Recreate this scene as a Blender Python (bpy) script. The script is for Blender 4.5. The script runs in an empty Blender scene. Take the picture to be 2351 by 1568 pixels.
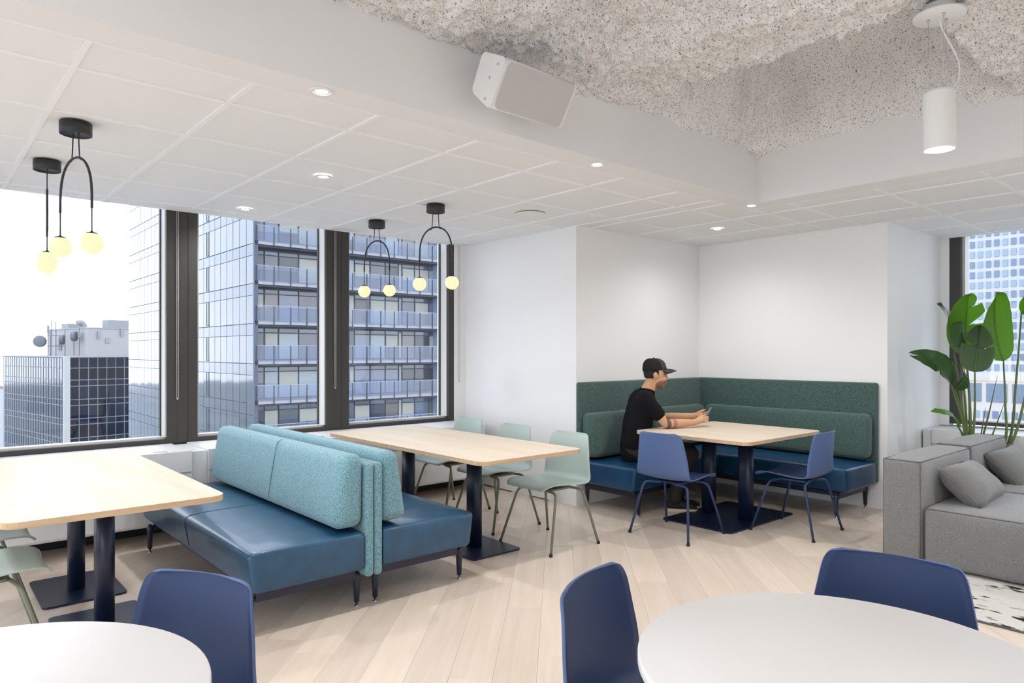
import bpy, bmesh, math, random
from mathutils import Vector, Matrix, noise
random.seed(7)
scene = bpy.context.scene
COL = scene.collection

# ------------------------------------------------------------------ camera, sky, exposure
cam_data = bpy.data.cameras.new('camera')
cam = bpy.data.objects.new('camera', cam_data)
COL.objects.link(cam)
cam.location = (0, 0, 1.41)
cam.rotation_euler = (math.radians(90), 0, math.radians(-41.127))
cam_data.sensor_width = 36
cam_data.lens = 24.303
cam_data.shift_y = 0.00983
cam_data.clip_end = 3000
scene.camera = cam

def lin(c):
    return tuple(((x / 255) / 12.92 if x / 255 <= .04045 else ((x / 255 + .055) / 1.055) ** 2.4) for x in c)

world = bpy.data.worlds.new('sky')
scene.world = world
world.use_nodes = True
wn = world.node_tree
wn.nodes.clear()
tc = wn.nodes.new('ShaderNodeTexCoord')
sp = wn.nodes.new('ShaderNodeSeparateXYZ')
rp = wn.nodes.new('ShaderNodeValToRGB')
bg = wn.nodes.new('ShaderNodeBackground')
ow = wn.nodes.new('ShaderNodeOutputWorld')
wn.links.new(tc.outputs['Generated'], sp.inputs[0])
wn.links.new(sp.outputs['Z'], rp.inputs[0])
wn.links.new(rp.outputs[0], bg.inputs[0])
wn.links.new(bg.outputs[0], ow.inputs[0])
rp.color_ramp.elements[0].position = 0.0
rp.color_ramp.elements[0].color = (*lin((246, 248, 252)), 1)
rp.color_ramp.elements[1].position = 0.6
rp.color_ramp.elements[1].color = (*lin((222, 233, 250)), 1)
e = rp.color_ramp.elements.new(0.2)
e.color = (*lin((238, 243, 251)), 1)
SKY = 2.5
bg.inputs[1].default_value = SKY

vs = scene.view_settings
vs.view_transform = 'Standard'
vs.look = 'None'
vs.gamma = 1
vs.exposure = 0.7
vs.use_curve_mapping = False

# ------------------------------------------------------------------ helpers
def tag(o, label=None, cat=None, group=None, kind=None):
    if label: o['label'] = label
    if cat: o['category'] = cat
    if group: o['group'] = group
    if kind: o['kind'] = kind
    return o

def empty(name, loc=(0, 0, 0), rz=0, label=None, cat=None, group=None, kind=None):
    o = bpy.data.objects.new(name, None)
    COL.objects.link(o)
    o.location = loc
    o.rotation_euler = (0, 0, rz)
    o.empty_display_size = .1
    return tag(o, label, cat, group, kind)

def link(name, me, mat, parent=None, loc=None, rot=None, **k):
    o = bpy.data.objects.new(name, me)
    COL.objects.link(o)
    if mat is not None:
        if len(me.materials) == 0: me.materials.append(mat)
        elif me.materials[0] is not mat:
            o.material_slots[0].link = 'OBJECT'
            o.material_slots[0].material = mat
    if parent is not None: o.parent = parent
    if loc is not None: o.location = loc
    if rot is not None: o.rotation_euler = rot
    return tag(o, **k)

def copy_tree(src, parent=None):
    c = src.copy()
    COL.objects.link(c)
    if parent is not None: c.parent = parent
    for ch in list(src.children):
        copy_tree(ch, c)
    return c

class G:
    """collects faces of one mesh"""
    def __init__(s): s.v = []; s.f = []; s.sm = []
    def add(s, vs_, fs_, smooth=False):
        b = len(s.v); s.v += [tuple(p) for p in vs_]
        for f in fs_: s.f.append([i + b for i in f]); s.sm.append(smooth)
        return s
    def box(s, x0, x1, y0, y1, z0, z1):
        return s.add([(x0,y0,z0),(x1,y0,z0),(x1,y1,z0),(x0,y1,z0),(x0,y0,z1),(x1,y0,z1),(x1,y1,z1),(x0,y1,z1)],
            [(0,3,2,1),(4,5,6,7),(0,1,5,4),(1,2,6,5),(2,3,7,6),(3,0,4,7)])
    def prism(s, poly, z0, z1, ax='z', smooth=False):
        """extrude a polygon; ax says which axis it is extruded along"""
        m = {'z': lambda a, b, c: (a, b, c), 'x': lambda a, b, c: (c, a, b), 'y': lambda a, b, c: (a, c, b)}[ax]
        n = len(poly)
        v = [m(a, b, z0) for a, b in poly] + [m(a, b, z1) for a, b in poly]
        b0 = len(s.v); s.add(v, [])
        for i in range(n):
            j = (i + 1) % n
            s.f.append([b0+i, b0+j, b0+n+j, b0+n+i]); s.sm.append(smooth)
        s.f.append([b0+i for i in range(n)][::-1]); s.sm.append(False)
        s.f.append([b0+n+i for i in range(n)]); s.sm.append(False)
        return s
    def tube(s, pts, r, n=10, cap=True):
        pts = [Vector(p) for p in pts]
        rs = r if isinstance(r, (list, tuple)) else [r] * len(pts)
        v = []; up = None
        for i, p in enumerate(pts):
            d = (pts[min(i+1, len(pts)-1)] - pts[max(i-1, 0)]).normalized()
            if up is None: up = Vector((0,0,1)) if abs(d.z) < .9 else Vector((1,0,0))
            a = d.cross(up).normalized(); b = a.cross(d).normalized(); up = b
            for k in range(n):
                t = 2*math.pi*k/n
                v.append(p + (a*math.cos(t) + b*math.sin(t))*rs[i])
        f = []
        for i in range(len(pts)-1):
            for k in range(n):
                l = (k+1) % n
                f.append((i*n+k, i*n+l, (i+1)*n+l, (i+1)*n+k))
        s.add(v, f, True)
        b0 = len(s.v) - len(v)
        if cap:
            s.f.append([b0+k for k in range(n)][::-1]); s.sm.append(False)
            s.f.append([b0+(len(pts)-1)*n+k for k in range(n)]); s.sm.append(False)
        return s
    def lathe(s, prof, c=(0,0,0), n=32, smooth=True):
        """prof: list of (r, z)"""
        v = []; f = []
        for r, z in prof:
            for k in range(n):
                t = 2*math.pi*k/n
                v.append((c[0]+r*math.cos(t), c[1]+r*math.sin(t), c[2]+z))
        for i in range(len(prof)-1):
            for k in range(n):
                l = (k+1) % n
                f.append((i*n+k, i*n+l, (i+1)*n+l, (i+1)*n+k))
        s.add(v, f, smooth)
        return s
    def ball(s, c, r, n=20, m=12):
        rx, ry, rz = r if isinstance(r, (tuple, list)) else (r, r, r)
        v = [(c[0], c[1], c[2]-rz)]; f = []
        for i in range(1, m):
            p = math.pi*i/m - math.pi/2
            for k in range(n):
                t = 2*math.pi*k/n
                v.append((c[0]+rx*math.cos(p)*math.cos(t), c[1]+ry*math.cos(p)*math.sin(t), c[2]+rz*math.sin(p)))
        v.append((c[0], c[1], c[2]+rz))
        for k in range(n):
            l = (k+1) % n
            f.append((0, 1+l, 1+k))
            for i in range(m-2):
                f.append((1+i*n+k, 1+i*n+l, 1+(i+1)*n+l, 1+(i+1)*n+k))
            f.append((1+(m-2)*n+k, 1+(m-2)*n+l, len(v)-1))
        return s.add(v, f, True)
    def capsule(s, p0, r0, p1, r1, n=16):
        p0 = Vector(p0); p1 = Vector(p1); d = p1 - p0; L = d.length
        if L < 1e-6: return s.ball(p0, r0)
        d /= L
        pts = []; rs = []
        for k in range(6):
            a = math.pi/2*(1 - k/5.0)
            pts.append(p0 - d*r0*math.sin(a)); rs.append(max(r0*math.cos(a), .0004))
        for k in range(6):
            a = math.pi/2*k/5.0
            pts.append(p1 + d*r1*math.sin(a)); rs.append(max(r1*math.cos(a), .0004))
        # straight frame
        up = Vector((0,0,1)) if abs(d.z) < .9 else Vector((1,0,0))
        a = d.cross(up).normalized(); b = a.cross(d).normalized()
        v = []; f = []
        for p, r in zip(pts, rs):
            for k in range(n):
                t = 2*math.pi*k/n
                v.append(p + (a*math.cos(t)+b*math.sin(t))*r)
        for i in range(len(pts)-1):
            for k in range(n):
                l = (k+1) % n
                f.append((i*n+k, i*n+l, (i+1)*n+l, (i+1)*n+k))
        f.append(tuple(range(n))[::-1]); f.append(tuple(range((len(pts)-1)*n, len(pts)*n)))
        return s.add(v, f, True)
    def mesh(s, name):
        me = bpy.data.meshes.new(name)
        me.from_pydata(s.v, [], s.f)
        me.polygons.foreach_set('use_smooth', s.sm)
        bm = bmesh.new(); bm.from_mesh(me)
        bmesh.ops.recalc_face_normals(bm, faces=bm.faces)
        bm.to_mesh(me); bm.free()
        me.update()
        return me
    def obj(s, name, mat, parent=None, **k):
        return link(name, s.mesh(name), mat, parent, **k)

def rounded_mesh(name, dx, dy, dz, r, n=(8, 8, 4), deform=None, e=3):
    """a box with round edges and a fine grid, centred on the origin in x and y and standing on z = 0"""
    h = (dx/2, dy/2, dz/2)
    ax = []
    for a in range(3):
        rr = min(r, h[a]*.98)
        c = [-h[a] + rr*(1-math.cos(math.pi/2*k/e)) for k in range(e)]
        c += [-h[a]+rr + (2*h[a]-2*rr)*k/n[a] for k in range(n[a]+1)]
        c += [h[a] - rr*(1-math.cos(math.pi/2*k/e)) for k in range(e-1, -1, -1)]
        ax.append(c)
    idx = {}; V = []; F = []
    def vid(i, j, k):
        key = (i, j, k)
        if key not in idx:
            p = Vector((ax[0][i], ax[1][j], ax[2][k]))
            q = Vector([max(-(h[a]-min(r, h[a]*.98)), min(h[a]-min(r, h[a]*.98), p[a])) for a in range(3)])
            d = p - q
            if d.length > 1e-9:
                d = Vector([d[a]/max(min(r, h[a]*.98), 1e-9) for a in range(3)])
                m = max(abs(x) for x in d)
                d = d.normalized()
                p = q + Vector([d[a]*min(r, h[a]*.98) for a in range(3)])
            idx[key] = len(V); p.z += h[2]
            V.append(deform(p) if deform else p)
        return idx[key]
    N = [len(c) for c in ax]
    for i in range(N[0]-1):
        for j in range(N[1]-1):
            F.append((vid(i,j,0), vid(i,j+1,0), vid(i+1,j+1,0), vid(i+1,j,0)))
            F.append((vid(i,j,N[2]-1), vid(i+1,j,N[2]-1), vid(i+1,j+1,N[2]-1), vid(i,j+1,N[2]-1)))
    for i in range(N[0]-1):
        for k in range(N[2]-1):
            F.append((vid(i,0,k), vid(i+1,0,k), vid(i+1,0,k+1), vid(i,0,k+1)))
            F.append((vid(i,N[1]-1,k), vid(i,N[1]-1,k+1), vid(i+1,N[1]-1,k+1), vid(i+1,N[1]-1,k)))
    for j in range(N[1]-1):
        for k in range(N[2]-1):
            F.append((vid(0,j,k), vid(0,j,k+1), vid(0,j+1,k+1), vid(0,j+1,k)))
            F.append((vid(N[0]-1,j,k), vid(N[0]-1,j+1,k), vid(N[0]-1,j+1,k+1), vid(N[0]-1,j,k+1)))
    g = G(); g.add(V, F, True)
    return g.mesh(name)

def arc(cx, cy, r, a0, a1, n=6):
    return [(cx + r*math.cos(math.radians(a0+(a1-a0)*k/n)), cy + r*math.sin(math.radians(a0+(a1-a0)*k/n))) for k in range(n+1)]

def rrect(x0, x1, y0, y1, r, n=6):
    return arc(x1-r, y1-r, r, 0, 90, n) + arc(x0+r, y1-r, r, 90, 180, n) + arc(x0+r, y0+r, r, 180, 270, n) + arc(x1-r, y0+r, r, 270, 360, n)

def smooth_path(pts, n=6):
    """Catmull-Rom through the points"""
    P = [Vector(p) for p in pts]; P = [2*P[0]-P[1]] + P + [2*P[-1]-P[-2]]
    out = []
    for i in range(1, len(P)-2):
        for k in range(n):
            t = k/n; a, b, c, d = P[i-1], P[i], P[i+1], P[i+2]
            out.append(.5*((2*b) + (c-a)*t + (2*a-5*b+4*c-d)*t*t + (3*b-a-3*c+d)*t**3))
    out.append(P[-2])
    return out

# ------------------------------------------------------------------ materials
def mat(name, rgb, rough=.6, metal=0, spec=.5, bump=None, var=None, sheen=0, coat=0):
    """rgb in sRGB 0-255; bump=(scale, strength, distance); var=(scale, second rgb, low, high)"""
    m = bpy.data.materials.new(name); m.use_nodes = True
    nt = m.node_tree; b = nt.nodes['Principled BSDF']
    b.inputs['Base Color'].default_value = (*lin(rgb), 1)
    b.inputs['Roughness'].default_value = rough
    b.inputs['Metallic'].default_value = metal
    b.inputs['Specular IOR Level'].default_value = spec
    b.inputs['Sheen Weight'].default_value = sheen
    b.inputs['Coat Weight'].default_value = coat
    if bump or var:
        t = nt.nodes.new('ShaderNodeTexCoord')
    if bump:
        n = nt.nodes.new('ShaderNodeTexNoise'); n.inputs['Scale'].default_value = bump[0]; n.inputs['Detail'].default_value = 3
        nt.links.new(t.outputs['Object'], n.inputs['Vector'])
        bp = nt.nodes.new('ShaderNodeBump'); bp.inputs['Strength'].default_value = bump[1]; bp.inputs['Distance'].default_value = bump[2]
        nt.links.new(n.outputs[0], bp.inputs['Height']); nt.links.new(bp.outputs[0], b.inputs['Normal'])
    if var:
        n = nt.nodes.new('ShaderNodeTexNoise'); n.inputs['Scale'].default_value = var[0]; n.inputs['Detail'].default_value = 2
        nt.links.new(t.outputs['Object'], n.inputs['Vector'])
        r = nt.nodes.new('ShaderNodeValToRGB')
        r.color_ramp.elements[0].position = var[2]; r.color_ramp.elements[0].color = (*lin(rgb), 1)
        r.color_ramp.elements[1].position = var[3]; r.color_ramp.elements[1].color = (*lin(var[1]), 1)
        nt.links.new(n.outputs[0], r.inputs[0]); nt.links.new(r.outputs[0], b.inputs['Base Color'])
    return m

def emit(name, rgb, strength, base=None):
    m = bpy.data.materials.new(name); m.use_nodes = True
    b = m.node_tree.nodes['Principled BSDF']
    b.inputs['Base Color'].default_value = (*lin(base or rgb), 1)
    b.inputs['Emission Color'].default_value = (*lin(rgb), 1)
    b.inputs['Emission Strength'].default_value = strength
    return m

def glass(name, tint, refl, rough=.02, opacity=0.0, body=(255,255,255)):
    """a thin pane: see-through with a fresnel reflection, optionally a bit of body colour"""
    m = bpy.data.materials.new(name); m.use_nodes = True
    nt = m.node_tree; nt.nodes.clear()
    o = nt.nodes.new('ShaderNodeOutputMaterial')
    tr = nt.nodes.new('ShaderNodeBsdfTransparent'); tr.inputs[0].default_value = (*lin(tint), 1)
    gl = nt.nodes.new('ShaderNodeBsdfGlossy'); gl.inputs['Roughness'].default_value = rough
    fr = nt.nodes.new('ShaderNodeFresnel'); fr.inputs[0].default_value = 1.45
    mu = nt.nodes.new('ShaderNodeMath'); mu.operation = 'MULTIPLY'; mu.inputs[1].default_value = refl
    nt.links.new(fr.outputs[0], mu.inputs[0])
    mx = nt.nodes.new('ShaderNodeMixShader')
    nt.links.new(mu.outputs[0], mx.inputs[0])
    src = tr
    if opacity:
        df = nt.nodes.new('ShaderNodeBsdfDiffuse'); df.inputs[0].default_value = (*lin(body), 1)
        m2 = nt.nodes.new('ShaderNodeMixShader'); m2.inputs[0].default_value = opacity
        nt.links.new(tr.outputs[0], m2.inputs[1]); nt.links.new(df.outputs[0], m2.inputs[2]); src = m2
    nt.links.new(src.outputs[0], mx.inputs[1]); nt.links.new(gl.outputs[0], mx.inputs[2])
    nt.links.new(mx.outputs[0], o.inputs[0])
    return m

def wood(name, c0, c1, rough, along='x', rnd=True, scale=1.0, spec=.4):
    m = bpy.data.materials.new(name); m.use_nodes = True
    nt = m.node_tree; b = nt.nodes['Principled BSDF']
    b.inputs['Roughness'].default_value = rough; b.inputs['Specular IOR Level'].default_value = spec
    t = nt.nodes.new('ShaderNodeTexCoord'); mp = nt.nodes.new('ShaderNodeMapping')
    mp.inputs['Scale'].default_value = (1.5*scale, 22*scale, 22*scale) if along == 'x' else (22*scale, 1.5*scale, 22*scale)
    nt.links.new(t.outputs['Object'], mp.inputs[0])
    if rnd:
        oi = nt.nodes.new('ShaderNodeObjectInfo')
        ml = nt.nodes.new('ShaderNodeMath'); ml.operation = 'MULTIPLY'; ml.inputs[1].default_value = 50
        nt.links.new(oi.outputs['Random'], ml.inputs[0]); nt.links.new(ml.outputs[0], mp.inputs['Location'])
    n = nt.nodes.new('ShaderNodeTexNoise'); n.inputs['Scale'].default_value = 1.0; n.inputs['Detail'].default_value = 5; n.inputs['Distortion'].default_value = .6
    nt.links.new(mp.outputs[0], n.inputs['Vector'])
    r = nt.nodes.new('ShaderNodeValToRGB')
    r.color_ramp.elements[0].position = .3; r.color_ramp.elements[0].color = (*lin(c0), 1)
    r.color_ramp.elements[1].position = .7; r.color_ramp.elements[1].color = (*lin(c1), 1)
    nt.links.new(n.outputs[0], r.inputs[0])
    out = r.outputs[0]
    if rnd:
        hs = nt.nodes.new('ShaderNodeHueSaturation')
        mr = nt.nodes.new('ShaderNodeMapRange'); mr.inputs['To Min'].default_value = .9; mr.inputs['To Max'].default_value = 1.07
        nt.links.new(oi.outputs['Random'], mr.inputs[0]); nt.links.new(mr.outputs[0], hs.inputs['Value'])
        nt.links.new(out, hs.inputs['Color']); out = hs.outputs[0]
    nt.links.new(out, b.inputs['Base Color'])
    return m

def fabric(name, c0, c1, scale=260, rough=.95, sheen=.3):
    m = bpy.data.materials.new(name); m.use_nodes = True
    nt = m.node_tree; b = nt.nodes['Principled BSDF']
    b.inputs['Roughness'].default_value = rough; b.inputs['Sheen Weight'].default_value = sheen; b.inputs['Specular IOR Level'].default_value = .2
    t = nt.nodes.new('ShaderNodeTexCoord')
    n = nt.nodes.new('ShaderNodeTexNoise'); n.inputs['Scale'].default_value = scale; n.inputs['Detail'].default_value = 1.5
    nt.links.new(t.outputs['Object'], n.inputs['Vector'])
    r = nt.nodes.new('ShaderNodeValToRGB')
    r.color_ramp.elements[0].position = .42; r.color_ramp.elements[0].color = (*lin(c0), 1)
    r.color_ramp.elements[1].position = .58; r.color_ramp.elements[1].color = (*lin(c1), 1)
    nt.links.new(n.outputs[0], r.inputs[0]); nt.links.new(r.outputs[0], b.inputs['Base Color'])
    bp = nt.nodes.new('ShaderNodeBump'); bp.inputs['Strength'].default_value = .5; bp.inputs['Distance'].default_value = .002
    nt.links.new(n.outputs[0], bp.inputs['Height']); nt.links.new(bp.outputs[0], b.inputs['Normal'])
    return m

M = dict(
    wall=mat('white_paint', (244, 244, 244), .85, spec=.2),
    beam=mat('white_beam_paint', (240, 240, 239), .85, spec=.2),
    tile=mat('ceiling_tile', (243, 243, 242), .95, spec=.1, bump=(180, .15, .002)),
    tbar=mat('ceiling_grid', (250, 250, 250), .6),
    plank=wood('pale_maple', (220, 202, 184), (229, 214, 199), .32, scale=.9, spec=.45),
    table=wood('table_ply', (212, 195, 173), (222, 208, 189), .5, along='y', rnd=False, scale=.6, spec=.2),
    edge=wood('table_edge', (190, 160, 126), (208, 182, 148), .5, along='x', rnd=False, scale=2),
    navy=mat('navy_metal', (18, 30, 56), .38, spec=.5),
    leg_navy=mat('navy_frame', (34, 38, 58), .4),
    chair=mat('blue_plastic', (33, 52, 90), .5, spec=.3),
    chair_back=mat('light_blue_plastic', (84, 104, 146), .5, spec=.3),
    chair_leg=mat('blue_tube', (40, 58, 98), .35, spec=.5),
    sage=mat('sage_plastic', (176, 192, 186), .45, spec=.4),
    sage_leg=mat('sage_tube', (122, 126, 108), .35, spec=.5),
    glide=mat('black_rubber', (22, 22, 22), .6),
    chrome=mat('chrome', (200, 200, 200), .2, metal=1),
    leather=mat('blue_leather', (25, 70, 100), .36, spec=.55, bump=(70, .08, .002), var=(9, (33, 82, 114), .4, .7), coat=.15),
    leather_dark=mat('deep_blue_leather', (16, 62, 98), .34, spec=.5, bump=(70, .10, .002), var=(9, (22, 72, 108), .4, .7)),
    teal=fabric('teal_weave', (82, 124, 136), (138, 178, 188), 260),
    green=fabric('green_weave', (50, 72, 69), (92, 118, 111), 260),
    grey=fabric('grey_felt', (104, 104, 104), (144, 144, 143), 420),
    grey_pillow=fabric('grey_linen', (104, 104, 103), (126, 126, 125), 420),
    seam=mat('seam_thread', (92, 92, 92), .9),
    white_top=mat('white_laminate', (222, 220, 218), .45, spec=.3),
    frame=mat('dark_bronze', (58, 56, 53), .45),
    reveal=mat('window_reveal', (205, 204, 200), .5),
    conv=mat('convector_enamel', (226, 226, 226), .4),
    kick=mat('toe_kick', (24, 25, 28), .6),
    glass=glass('window_glass', (250, 252, 255), .7),
    black=mat('black_metal', (40, 41, 42), .45),
    wire=mat('black_cord', (44, 45, 48), .5),
    globe=emit('opal_globe', (255, 230, 184), .68, (90, 82, 70)),
    lamp=emit('downlight_lens', (255, 250, 240), 8),
    white=mat('white_metal', (236, 236, 234), .4),
    grille=mat('speaker_grille', (196, 195, 192), .7),
    chain=mat('bead_chain', (196, 194, 190), .5),
    rug=None,
)

# ------------------------------------------------------------------ the room
CH = 2.558            # tiled ceiling
YW = 6.06             # face of the window wall
XA, XB, XR = 4.61, 6.57, 7.95     # pier, alcove back, right-hand window
YA, YN = 4.385, 2.44              # alcove side, niche side
XMIN, YMIN = -3.4, -3.2

# floor and its planks, laid at 45 degrees
g = G(); g.box(XMIN, XR+.2, YMIN, YW+.2, -.2, -.012)
floor = g.obj('floor', M['plank'], kind='structure', label='pale maple plank floor laid on the diagonal')
PW, PL = .19, 1.35
plank = G().prism(rrect(-PL/2+.0004, PL/2-.0004, -PW/2+.0004, PW/2-.0004, .001, 1), -.012, 0).mesh('plank')
A = math.radians(48.873)
def in_view(x, y):
    d = x*math.cos(A) + y*math.sin(A); r = x*math.sin(A) - y*math.cos(A)
    return 1.9 < d and abs(r) < .78*d + .7
def in_room(x, y):
    return (XMIN < x < XR and YMIN < y < 6.0 and not (x > XA+.1 and y > YA+.15) and not (x > XB+.15 and y > YN+.15))
s2 = math.sqrt(.5)
for i in range(-60, 60):
    off = random.random()*PL
    for j in range(-9, 10):
        a = j*PL + off; b = i*PW
        x, y = (a - b)*s2, (a + b)*s2
        if in_room(x, y) and in_view(x, y):
            link('plank', plank, M['plank'], floor, loc=(x, y, 0), rot=(0, 0, math.radians(45)))

# walls
def wall(name, *boxes, m='wall', label=None):
    g = G()
    for b in boxes: g.box(*b)
    return g.obj(name, M[m], kind='structure', label=label)
wall('wall_pier', (XA, XB, YA, YW+.3, 0, CH+.06), label='white pier beside the windows and the side wall of the alcove')
wall('wall_alcove', (XB, XR+.3, YN, YA+.3, 0, CH+.06), label='white wall behind the green bench and the niche side')
wall('wall_left', (XMIN, XA, YW+.1, YW+.3, -.2, .66), label='white window wall below the sill')
wall('wall_right', (XR+.02, XR+.3, YMIN, YN, -.2, .66), label='white wall below the corner window')
wall('wall_back', (XMIN-.2, XR+.3, YMIN-.2, YMIN, 0, 3.6))
wall('wall_rear', (XMIN-.2, XMIN, YMIN, YW+.3, 0, .66), (XMIN-.2, XMIN, YMIN, YW+.3, 2.9, 3.6))
wall('wall_return', (4.447, XA, YW-.01, YW+.3, 0, CH+.06), label='narrow white return between the window and the pier')
def baseboard(name, *boxes):
    g = G()
    for b in boxes: g.box(*b)
    return g.obj(name, M['wall'], kind='structure', label='white painted skirting board')
baseboard('baseboard_pier', (XA-.014, XA, YA-.014, 5.49, 0, .16), (XA, XB, YA-.014, YA, 0, .16))
baseboard('baseboard_alcove', (XB-.014, XB, YN-.014, YA-.014, 0, .16), (XB, 7.44, YN-.014, YN, 0, .16))

# ceiling: plenum slab, then grid bars and tiles as parts
ceiling = G().box(XMIN, XA, 2.95, YW+.3, CH+.03, CH+.1).box(XA, XB+1.7, YMIN, YA, CH+.03, CH+.1).obj(
    'ceiling', M['tile'], kind='structure', label='white suspended ceiling of square tiles in a metal grid')
# clear the coffer opening: the slab over the far side only starts at the beam
me = G().box(XMIN, XA, 2.95, YW+.02, CH+.03, CH+.1).box(XA, XB, 2.95, YA, CH+.03, CH+.1).box(5.13, XR+.2, YMIN, 2.95, CH+.03, CH+.1).mesh('ceiling')
me.materials.append(M['tile']); ceiling.data = me
TX, TY = .614, .640
X0, Y0 = .503, 3.277
regions = [(XMIN, XA, 2.95, YW), (XA, XB, 2.95, YA), (5.13, XB, YMIN, 2.95), (XB, XR, YMIN, YN)]
tile_cache = {}
BW = .012
for (x0, x1, y0, y1) in regions:
    xs = sorted({x0, x1} | {X0+TX*k for k in range(-12, 16) if x0+.03 < X0+TX*k < x1-.03})
    ys = sorted({y0, y1} | {Y0+TY*k for k in range(-14, 8) if y0+.03 < Y0+TY*k < y1-.03})
    for a, b in zip(xs, xs[1:]):
        for c, d in zip(ys, ys[1:]):
            if (a+b)/2 < -.8 or (c+d)/2 < -1.2: continue
            w, h = round(b-a-.026, 4), round(d-c-.026, 4)
            if w < .02 or h < .02: continue
            if (w, h) not in tile_cache:
                tile_cache[(w, h)] = G().prism(rrect(-w/2, w/2, -h/2, h/2, .003, 1), 0, .016).mesh('tile')
            link('tile', tile_cache[(w, h)], M['tile'], ceiling, loc=((a+b)/2, (c+d)/2, CH+.007))
    for x in xs:
        G().box(max(x-BW, x0), min(x+BW, x1), y0, y1, CH, CH+.022).obj('grid_bar', M['tbar'], ceiling)
    for y in ys:
        G().box(x0, x1, max(y-BW, y0), min(y+BW, y1), CH+.0006, CH+.022).obj('grid_bar', M['tbar'], ceiling)
# rest of the ceiling behind the camera
G().box(XMIN, -.8, 2.95, YW, CH+.004, CH+.03).obj('ceiling_panel', M['tile'], ceiling)

# white dropped beam around the raised sprayed ceiling
ZB = 2.906
BX, BY = 4.935, 2.763
beam = G()
beam.box(XMIN, BX, BY, 2.95, CH, ZB+.25).box(BX, 5.13, YMIN, 2.95, CH, ZB+.25)
beam.obj('beam_wall', M['beam'], kind='structure', label='white boxed beam framing the rough raised ceiling')

# sprayed ceiling
m = bpy.data.materials.new('sprayed_fireproofing'); m.use_nodes = True
nt = m.node_tree; b = nt.nodes['Principled BSDF']; b.inputs['Roughness'].default_value = 1; b.inputs['Specular IOR Level'].default_value = .05
t = nt.nodes.new('ShaderNodeTexCoord')
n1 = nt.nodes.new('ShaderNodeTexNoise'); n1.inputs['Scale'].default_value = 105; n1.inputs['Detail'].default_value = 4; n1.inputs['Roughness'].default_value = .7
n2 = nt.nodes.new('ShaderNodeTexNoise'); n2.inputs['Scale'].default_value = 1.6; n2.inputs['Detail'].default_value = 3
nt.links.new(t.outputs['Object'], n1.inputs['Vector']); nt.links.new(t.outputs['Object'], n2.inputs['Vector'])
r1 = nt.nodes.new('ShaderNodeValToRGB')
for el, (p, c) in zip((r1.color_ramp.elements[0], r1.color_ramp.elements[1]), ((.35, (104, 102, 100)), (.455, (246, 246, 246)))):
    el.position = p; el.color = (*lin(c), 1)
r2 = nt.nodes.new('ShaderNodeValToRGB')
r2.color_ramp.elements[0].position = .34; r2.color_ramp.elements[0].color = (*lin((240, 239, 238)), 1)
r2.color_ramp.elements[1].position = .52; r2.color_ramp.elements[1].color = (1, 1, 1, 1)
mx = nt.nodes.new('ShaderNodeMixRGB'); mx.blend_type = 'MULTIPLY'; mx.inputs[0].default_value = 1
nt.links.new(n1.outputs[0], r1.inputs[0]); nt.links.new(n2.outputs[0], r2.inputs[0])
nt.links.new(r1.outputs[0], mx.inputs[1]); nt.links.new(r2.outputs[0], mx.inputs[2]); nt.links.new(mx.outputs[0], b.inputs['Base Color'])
bp = nt.nodes.new('ShaderNodeBump'); bp.inputs['Strength'].default_value = .7; bp.inputs['Distance'].default_value = .006
nt.links.new(n1.outputs[0], bp.inputs['Height']); nt.links.new(bp.outputs[0], b.inputs['Normal'])
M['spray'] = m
def ss(a, b, x):
    t_ = max(0, min(1, (x-a)/(b-a))); return t_*t_*(3-2*t_)
def spray_z(x, y):
    # coffer between two cross beams and the white frame
    wob = .035*noise.noise(Vector((x*2.1, y*2.1, 3.3)))
    wob += .014*noise.noise(Vector((x*22, y*22, 1.7)))
    ex, ey = x + wob, y + wob
    inx = ss(3.36, 3.415, ex) * (1 - ss(4.62, 4.97, ex))
    iny = ss(1.12, 1.175, ey) * (1 - ss(2.42, 2.77, ey))
    z = ZB + .02 + .60*inx*iny
    # shallower second bay nearer the camera
    inx2 = 1 - ss(2.72, 2.98, ex); iny2 = 1 - ss(2.1, 2.5, ey)
    z += .10*inx2*iny2 * (1 if y > -5 else 1)
    v = Vector((x, y, z))
    z += .026*noise.noise(v*5.0) + .024*noise.noise(v*14) + .024*noise.noise(v*33) + .018*noise.noise(v*66)
    return z
NX, NY = 380, 330
xs = [.6 + (4.97-.6)*i/(NX-1) for i in range(NX)]; ys = [-1.0 + (2.80+1.0)*j/(NY-1) for j in range(NY)]
V = [(x, y, spray_z(x, y)) for y in ys for x in xs]
F = [(j*NX+i, j*NX+i+1, (j+1)*NX+i+1, (j+1)*NX+i) for j in range(NY-1) for i in range(NX-1)]
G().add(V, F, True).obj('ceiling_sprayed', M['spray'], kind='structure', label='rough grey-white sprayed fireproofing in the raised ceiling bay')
G().box(XMIN, BX+.1, YMIN, BY+.05, 3.55, 3.6).box(XMIN, .62, YMIN, BY, 2.9, 2.95).box(.6, BX, YMIN, -.98, 2.9, 2.95).obj('ceiling_deck', M['tile'], kind='structure')

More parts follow.
